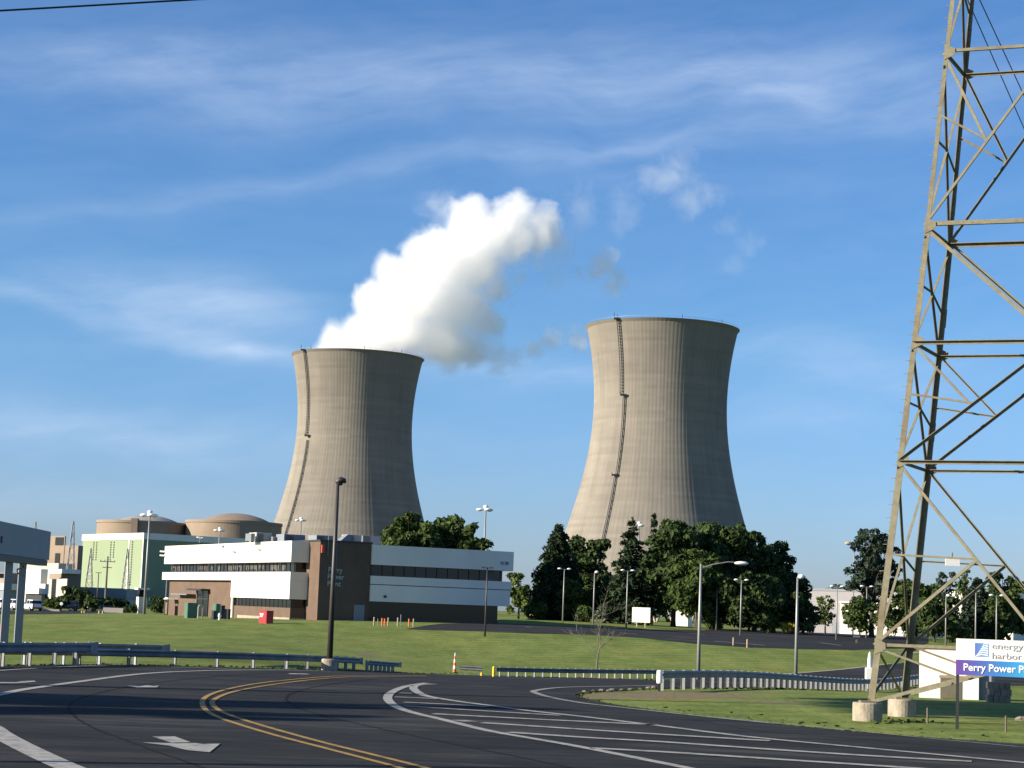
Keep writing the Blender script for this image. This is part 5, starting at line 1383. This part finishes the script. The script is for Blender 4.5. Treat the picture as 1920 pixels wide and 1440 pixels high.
# emblem: blue square with white sail-like curves
em, n_, l_, bs_ = new_mat('emblem_blue')
tcx = n_.new('ShaderNodeTexCoord'); sx = n_.new('ShaderNodeSeparateXYZ'); l_.new(tcx.outputs['Object'], sx.inputs[0])
mr = n_.new('ShaderNodeMapRange'); mr.inputs['From Min'].default_value = x0 + 33 * S; mr.inputs['From Max'].default_value = x0 + 59 * S; l_.new(sx.outputs[0], mr.inputs['Value'])
l_.new(ramp(n_, l_, mr.outputs[0], ((0, (.08, .13, .42)), (1, (.10, .32, .62)))), bs_.inputs['Base Color'])
ex, ez, es = x0 + 34 * S, zM + 7 * S, 25 * S
eo = MB().box(ex, ex + es, -.047, -.041, ez, ez + es).build('emblem', em, sg)
sw = MB()
def epoly(pts, y=-.052):
    i = len(sw.v); P = [(ex + a * es, y, ez + c * es) for a, c in pts]; Q = [(p[0], -.0475, p[2]) for p in P]; sw.v += P + Q; k = len(P)
    sw.f.append(tuple(range(i, i + k))); sw.f.append(tuple(range(i + k, i + 2 * k))[::-1])
    for j in range(k): sw.f.append((i + j, i + k + j, i + k + (j + 1) % k, i + (j + 1) % k))
def arc(p, q, h, n=8): return [(p[0] + (q[0] - p[0]) * t / n, p[1] + (q[1] - p[1]) * t / n + h * sin(pi * t / n)) for t in range(n + 1)]
for k in range(6):
    y0_ = k * .165; xl = .04 + .62 * (k / 6) ** .8; h = .11
    a_ = arc((xl, y0_), (.98, y0_ + .04), .10); b2 = arc((xl + .05, y0_ + h), (.95, y0_ + h + .03), .08)
    epoly(a_ + b2[::-1])
sw.build('sail_curves', 'white_lamp', eo)

# small wooden stakes on the verge
post(1739, 1325, 60.5, 'short thin stake left of the company sign post', 'wood', .035, 'stake')
post(1886, 1342, 57, 'tiny dark stake near the right edge of the verge', 'wood', .03, 'stake')

# ------------------------------------------------------------------ sign seen from behind, left edge
YG = 104.0
def vb(px, py, Y=YG): return at(px, py, Y)
A_ = vb(1, 977, 98); B_ = vb(95, 1006, 112); zb1 = vb(1, 1038, 98).z
rt = empty('billboard', onT(-6, 100), 'grey panel sign seen from behind on thick grey posts at the left edge', 'billboard'); o0 = Vector(rt.location)
dirv = Vector((B_.x - A_.x, B_.y - A_.y, 0)); Lb = dirv.length; dirv.normalize(); back = Vector((-dirv.y, dirv.x, 0))
fb = frame(Vector((A_.x, A_.y, 0)) - Vector((o0.x, o0.y, 0)), dirv, back)
def fbz(a, b2, z): q = fb(a, b2, z); return (q[0], q[1], z - o0.z)
MB().box(-3.5, Lb, 0, .35, zb1, A_.z, fbz).build('panel', 'grey_panel', rt)
mb = MB(); mb.box(-3.5, Lb - .5, .0, .5, zb1 - .35, zb1 - .02, fbz); mb.build('support_beam', 'dark_metal', rt)
for pxp in (14, 40):
    p = at(pxp, 1060, 106 if pxp == 40 else 102); bb = T(p.x, p.y)
    MB().box(-.2, .2, -.2, .2, bb - .3 - o0.z, zb1 + .2 - o0.z, frame(Vector((p.x - o0.x, p.y - o0.y + .3, 0)), Vector((cos(radians(20)), sin(radians(20)), 0)), Vector((-sin(radians(20)), cos(radians(20)), 0)))).build('post', 'grey_panel', rt)
MB().tube([tuple(vb(45, 1062) - o0), tuple(vb(32, 1068) - o0), tuple(vb(33, 1075) - o0), tuple(vb(45, 1078) - o0)], .05, 6).build('conduit', 'dark_metal', rt)
MB().box(.35, .6, -.06, 0, A_.z - 1.1, A_.z - .75, fbz).build('hatch', 'dark_metal', rt)
o, L1, L2, H = cabinet('red_container', -30, 6, 9, 1172, 112, 'red', 'dark red box behind the posts at the left edge', 'container')

# ------------------------------------------------------------------ vehicles on the far left
def car(px, Y, rz, label, paint='car_white', name='parked_car', sc=1.0):
    b = onT(px, Y); o = empty(name, b, label, 'car', 'cars parked beyond the lawn on the left', rz=rz); o.scale = (sc, sc, sc)
    st = [(-2.3, .55, .80, .78), (-2.28, .42, 1.02, .88), (-2.15, .38, 1.15, .91), (-1.0, .36, 1.12, .93), (.9, .36, 1.08, .93), (1.9, .38, .98, .90), (2.25, .42, .85, .80), (2.32, .5, .7, .7)]
    mb = MB()
    for (x, zb, zt, w) in st:
        for (yy, zz) in ((-w * .92, zb), (-w, (zb + zt) / 2), (-w * .95, zt - .06), (-w * .86, zt), (w * .86, zt), (w * .95, zt - .06), (w, (zb + zt) / 2), (w * .92, zb)): mb.v.append((x, yy, zz))
    K = 8
    for i in range(len(st) - 1):
        for k in range(K): a = i * K + k; c = i * K + (k + 1) % K; mb.f.append((a, c, c + K, a + K))
    mb.f.append(tuple(range(K))[::-1]); mb.f.append(tuple((len(st) - 1) * K + k for k in range(K)))
    mb.build('body', paint, o, smooth=False)
    MB().hexa([(-2.15, -.84, 1.1), (.95, -.84, 1.06), (.95, .84, 1.06), (-2.15, .84, 1.1), (-1.85, -.68, 1.62), (.15, -.68, 1.66), (.15, .68, 1.66), (-1.85, .68, 1.62)]).build('cabin_glass', 'glass', o)
    MB().hexa([(-1.98, -.71, 1.60), (.2, -.71, 1.63), (.2, .71, 1.63), (-1.98, .71, 1.60), (-1.85, -.62, 1.72), (.05, -.62, 1.74), (.05, .62, 1.74), (-1.85, .62, 1.72)]).build('roof', paint, o)
    for y_ in (-.80, .80):
        m = MB()
        for x_ in (-1.0, -.1): m.hexa([(x_ - .04, y_ - .05, 1.08), (x_ + .04, y_ - .05, 1.08), (x_ + .04, y_ + .05, 1.08), (x_ - .04, y_ + .05, 1.08), (x_ - .04, y_ * .86 - .03, 1.62), (x_ + .04, y_ * .86 - .03, 1.62), (x_ + .04, y_ * .86 + .03, 1.62), (x_ - .04, y_ * .86 + .03, 1.62)])
        m.build('door_pillar', paint, o)
    for x_ in (-1.42, 1.45):
        for y_ in (-.84, .84):
            w_ = MB().tube([(x_, y_ - .11, .34), (x_, y_ + .11, .34)], .34, 18).build('wheel', 'black', o)
            MB().tube([(x_, y_ - .12, .34), (x_, y_ + .12, .34)], .19, 12).build('rim', 'galv', w_)
    for y_ in (-.72, .72): MB().box(-2.33, -2.24, y_ - .12, y_ + .12, .82, 1.08).build('tail_light', 'tape_red', o); MB().box(2.2, 2.31, y_ - .16, y_ + .16, .66, .8).build('headlight', 'white_lamp', o)
    MB().box(-2.36, -2.27, -.85, .85, .42, .6).build('rear_bumper', 'dark_metal', o)
    return o
car(58, 300, radians(128), 'white parked car just right of the grey sign posts')
car(26, 304, radians(128), 'white parked car between the two grey sign posts')
car(0, 306, radians(128), 'white parked car cut by the left picture edge')
car(122, 322, radians(165), 'dark parked car under the trees by the office lawn', 'car_dark')
car(188, 330, radians(170), 'dark parked car near the wood pole on the far side of the lawn', 'car_dark')
for px, lb_ in ((154, 'left of the pale bollards by the far lawn edge'), (158.5, 'middle pale bollard by the far lawn edge'), (186, 'pale bollard under the wooden utility pole'), (193, 'rightmost pale bollard by the far lawn edge')):
    post(px, 1145, 285, lb_, 'palewood', .16, group='pale bollards at the far lawn edge')
b = onT(100, 305); mb = MB(); mb.box(-2.2, 1.0, -.2, .2, -.1, .35); tag(mb.build('low_wall', 'cream', loc=b), 'low pale garden wall before the left bushes', 'wall')
b = onT(212, 312); mb = MB(); mb.box(-1.6, 1.6, -.2, .2, -.1, .8); tag(mb.build('low_wall', 'cream', loc=b), 'pale barrier wall right of the wooden utility pole', 'wall')
b = onT(78, 300); o = empty('sign_post', b, 'white post sign beside the parked cars', 'sign'); MB().box(-.12, .12, -.06, .06, 0, 1.3).build('post', 'white_lamp', o)
b = onT(114, 300); o = empty('round_sign', b, 'small round white sign before the left bushes', 'sign'); MB().tube([(0, 0, 0), (0, 0, 1.0)], .04, 6).build('post', 'dark_metal', o); MB().tube([(0, -.03, 1.25), (0, .03, 1.25)], .26, 16).build('disc', 'white_lamp', o)

# ------------------------------------------------------------------ transmission pylon
UP_ = Vector((cos(radians(-20)), sin(radians(-20)), 0)); VP_ = Vector((sin(radians(26)), cos(radians(26)), 0))
C0 = Vector((16.83, 57.93, 0))
def pw(z): return 4.22 - (.088 if z > 11.6 else .1) * (z - 11.6)
def pd(z): return 2.05 - .036 * z
KP = 1.045
def far_(p): return Vector((p.x * KP, p.y * KP, 3 + (p.z - 3) * KP))
def leg(iu, iv, z): return far_(C0 + UP_ * (iu * pw(z)) + VP_ * (iv * pd(z)) + Vector((0, 0, z)))
py_ = empty('transmission_pylon', (C0.x, C0.y, T(C0.x, C0.y)), 'olive lattice steel transmission pylon standing on concrete footings at the right', 'pylon')
po = Vector(py_.location)
LV = [2.35, 7.95, 11.6, 15.2, 20.7, 25.5]; FOOT = .62; TOP = 31.0
def L_(p): return p - po
for iu in (-1, 1):
    for iv in (-1, 1):
        mb = MB(); f = leg(iu, iv, FOOT)
        for z_a, z_b, w_ in ((FOOT, 8.0, .20), (8.0, 15.2, .17), (15.2, TOP, .135)): mb.angle(L_(leg(iu, iv, z_a)), L_(leg(iu, iv, z_b)), UP_ * -iu, VP_ * -iv, w_, .03)
        for z in LV[:-1]:               # splice plates
            q = L_(leg(iu, iv, z + .9)); mb.angle(q - (UP_ * iu + VP_ * iv) * -.006, q + (leg(iu, iv, z + 1.5) - leg(iu, iv, z + .9)) + (UP_ * iu + VP_ * iv) * .006, UP_ * -iu, VP_ * -iv, .18 if z < 12 else .145, .02)
        mb.build('leg', 'pylon', py_)
        fx = Vector((f.x, f.y, T(f.x, f.y)))
        MB().lathe([(.46, -.4), (.46, .54), (.44, .57)], 28, tuple(L_(fx) + UP_ * 0)).build('footing', 'concrete', py_)
        pb = MB(); q = L_(f); pb.box(q.x - .24, q.x + .24, q.y - .24, q.y + .24, .57 + fx.z - po.z, .62 + fx.z - po.z); pb.build('base_plate', 'pylon', py_)
def brace(a, b, w=.10, nrm=None, flip=1, t=.02):
    mb = MB(); ax = (b - a).normalized(); nrm = nrm or VP_; s_ = ax.cross(nrm).normalized() * flip; w = w * .8
    mb.angle(L_(a), L_(b), s_, nrm, w, t); return mb.build('brace', 'pylon', py_)
def lerp(a, b, t): return a + (b - a) * t
for iv in (-1, 1):
    inn = VP_ * (-iv)
    def ctr(z): return far_(C0 + VP_ * (iv * pd(z)) + Vector((0, 0, z)))
    for z in LV[:-1]:
        w = .17 if abs(z - 15.2) < .1 else .12
        if iv < 0 and 7 < z < 12: brace(leg(-1, iv, z), leg(1, iv, z), .15, -inn, 1)
        else: brace(leg(-1, iv, z), leg(1, iv, z), w, inn, 1)
    for iu in (-1, 1):
        # feet to the centre of the first belt
        a, b = leg(iu, iv, FOOT + .1), ctr(LV[0]); brace(a, b, .13, inn, iu); m = lerp(a, b, .5); brace(leg(iu, iv, LV[0]), m, .08, inn, iu)
        # panel 1-2 : from the upper corner down to the centre of the lower belt
        a, b = leg(iu, iv, LV[1]), ctr(LV[0]); brace(a, b, .11, inn, iu); m = lerp(a, b, .53)
        brace(leg(iu, iv, LV[0]), m, .12, inn, -iu); zz = m.z; brace(leg(iu, iv, zz), m, .08, inn, 1)
        # panel 2-3 : from the lower corner up to the centre of the upper belt
        a, b = leg(iu, iv, LV[1]), ctr(LV[2]); brace(a, b, .12, -inn if iv < 0 else inn, -iu); m = lerp(a, b, .47)
        brace(leg(iu, iv, LV[2]), m, .09, inn, iu); brace(leg(iu, iv, m.z), m, .08, inn, 1)
        # panel 3-4
        a, b = leg(iu, iv, LV[3]), ctr(LV[2]); brace(a, b, .14, inn, iu)
        # panel 4-5
        a, b = leg(iu, iv, LV[3]), ctr(LV[4]); brace(a, b, .10, inn, -iu); m = lerp(a, b, .47)
        brace(leg(iu, iv, LV[4]), m, .11, inn, iu); brace(leg(iu, iv, m.z + .25), m, .08, inn, 1)
        a, b = leg(iu, iv, LV[5]), ctr(LV[4]); brace(a, b, .1, inn, iu)
for iu in (-1, 1):
    inn = UP_ * (-iu)
    for k, z in enumerate(LV): brace(leg(iu, -1, z), leg(iu, 1, z), .11, inn, 1)
    zs = [FOOT + .1] + LV
    for i in range(len(zs) - 1):
        zm = (zs[i] + zs[i + 1]) / 2
        if i == 0: brace(leg(iu, 1, zs[0]), leg(iu, -1, zs[1]), .09, inn, 1); brace(leg(iu, -1, zs[0]), leg(iu, 1, zs[1]), .09, inn, -1); continue
        brace(leg(iu, -1, zs[i]), leg(iu, 1, zs[i + 1] * .98), .10, inn, 1)
        brace(leg(iu, 1, zs[i]), leg(iu, -1, zs[i + 1] * .98), .10, inn, -1)
        brace(leg(iu, -1, zm), lerp(leg(iu, -1, zm), leg(iu, 1, zm), .5), .07, inn, 1); brace(lerp(leg(iu, -1, zm), leg(iu, 1, zm), .5), leg(iu, 1, zm - .45), .07, inn, 1)
for iu in (-1, 1):
    for iv in (-1, 1):
        for z in LV[:-1]:
            p = L_(leg(iu, iv, z)); o_ = VP_ * (iv * .012); mb = MB(); a_ = UP_ * (-iu)
            q0, q1, q2, q3 = p + o_ + Vector((0, 0, -.26)), p + o_ + a_ * .34 + Vector((0, 0, -.10)), p + o_ + a_ * .34 + Vector((0, 0, .10)), p + o_ + Vector((0, 0, .26))
            w_ = VP_ * (iv * .014); mb.hexa([q0, q1, q2, q3, q0 + w_, q1 + w_, q2 + w_, q3 + w_]); mb.build('gusset_plate', 'pylon', py_)
# bridge and cross-arms above the picture
for z in (26, 31):
    for iv in (-1, 1): brace(leg(-1, iv, z) - UP_ * 5, leg(1, iv, z) + UP_ * 5, .14, VP_ * -iv, 1)
for iu in (-1, 1):
    for iv in (-1, 1): brace(leg(iu, iv, 31) + UP_ * (iu * 5), leg(iu, iv, 26), .12, VP_ * -iv, 1)
# white plate on the inner belt
q = at(1786, 1054, C0.y * KP + .2); mb = MB(); hw = 13.5 * q.y / F_PX; mb.box(q.x - po.x - hw, q.x - po.x + hw, q.y - po.y - .02, q.y - po.y + .02, q.z - po.z - .12, q.z - po.z + .12); mb.build('number_plate', 'white_lamp', py_)
mb = MB(); mb.beam((q.x - po.x, q.y - po.y + .04, q.z - po.z - .1), (q.x - po.x, q.y - po.y + .04, q.z - po.z + .3), .04); mb.build('plate_bracket', 'pylon', py_)
# climbing bolts
mb = MB(); z = 3.0
while z < 28: p = L_(leg(-1, -1, z)); mb.beam(p, p - UP_ * .14, .02); z += .4
mb.build('step_bolt', 'pylon', py_)
# conductors running back from the far side of the tower
for k, (pa, pb_) in enumerate((((1821, 15), (1990, 400)), ((1838, 2), (1990, 330)))):
    a = at(*pa, 60); b_ = at(*pb_, 75); d = (b_ - a)
    mb = MB(); pts = [a + d * (t / 12 * 1.6 - .12) for t in range(13)]; mb.tube([tuple(p) for p in pts], .018, 6)
    tag(mb.build('guy_cable', 'black'), ('left' if k == 0 else 'right') + ' of two dark cables slanting down behind the pylon top', 'cable', 'cables behind the pylon')
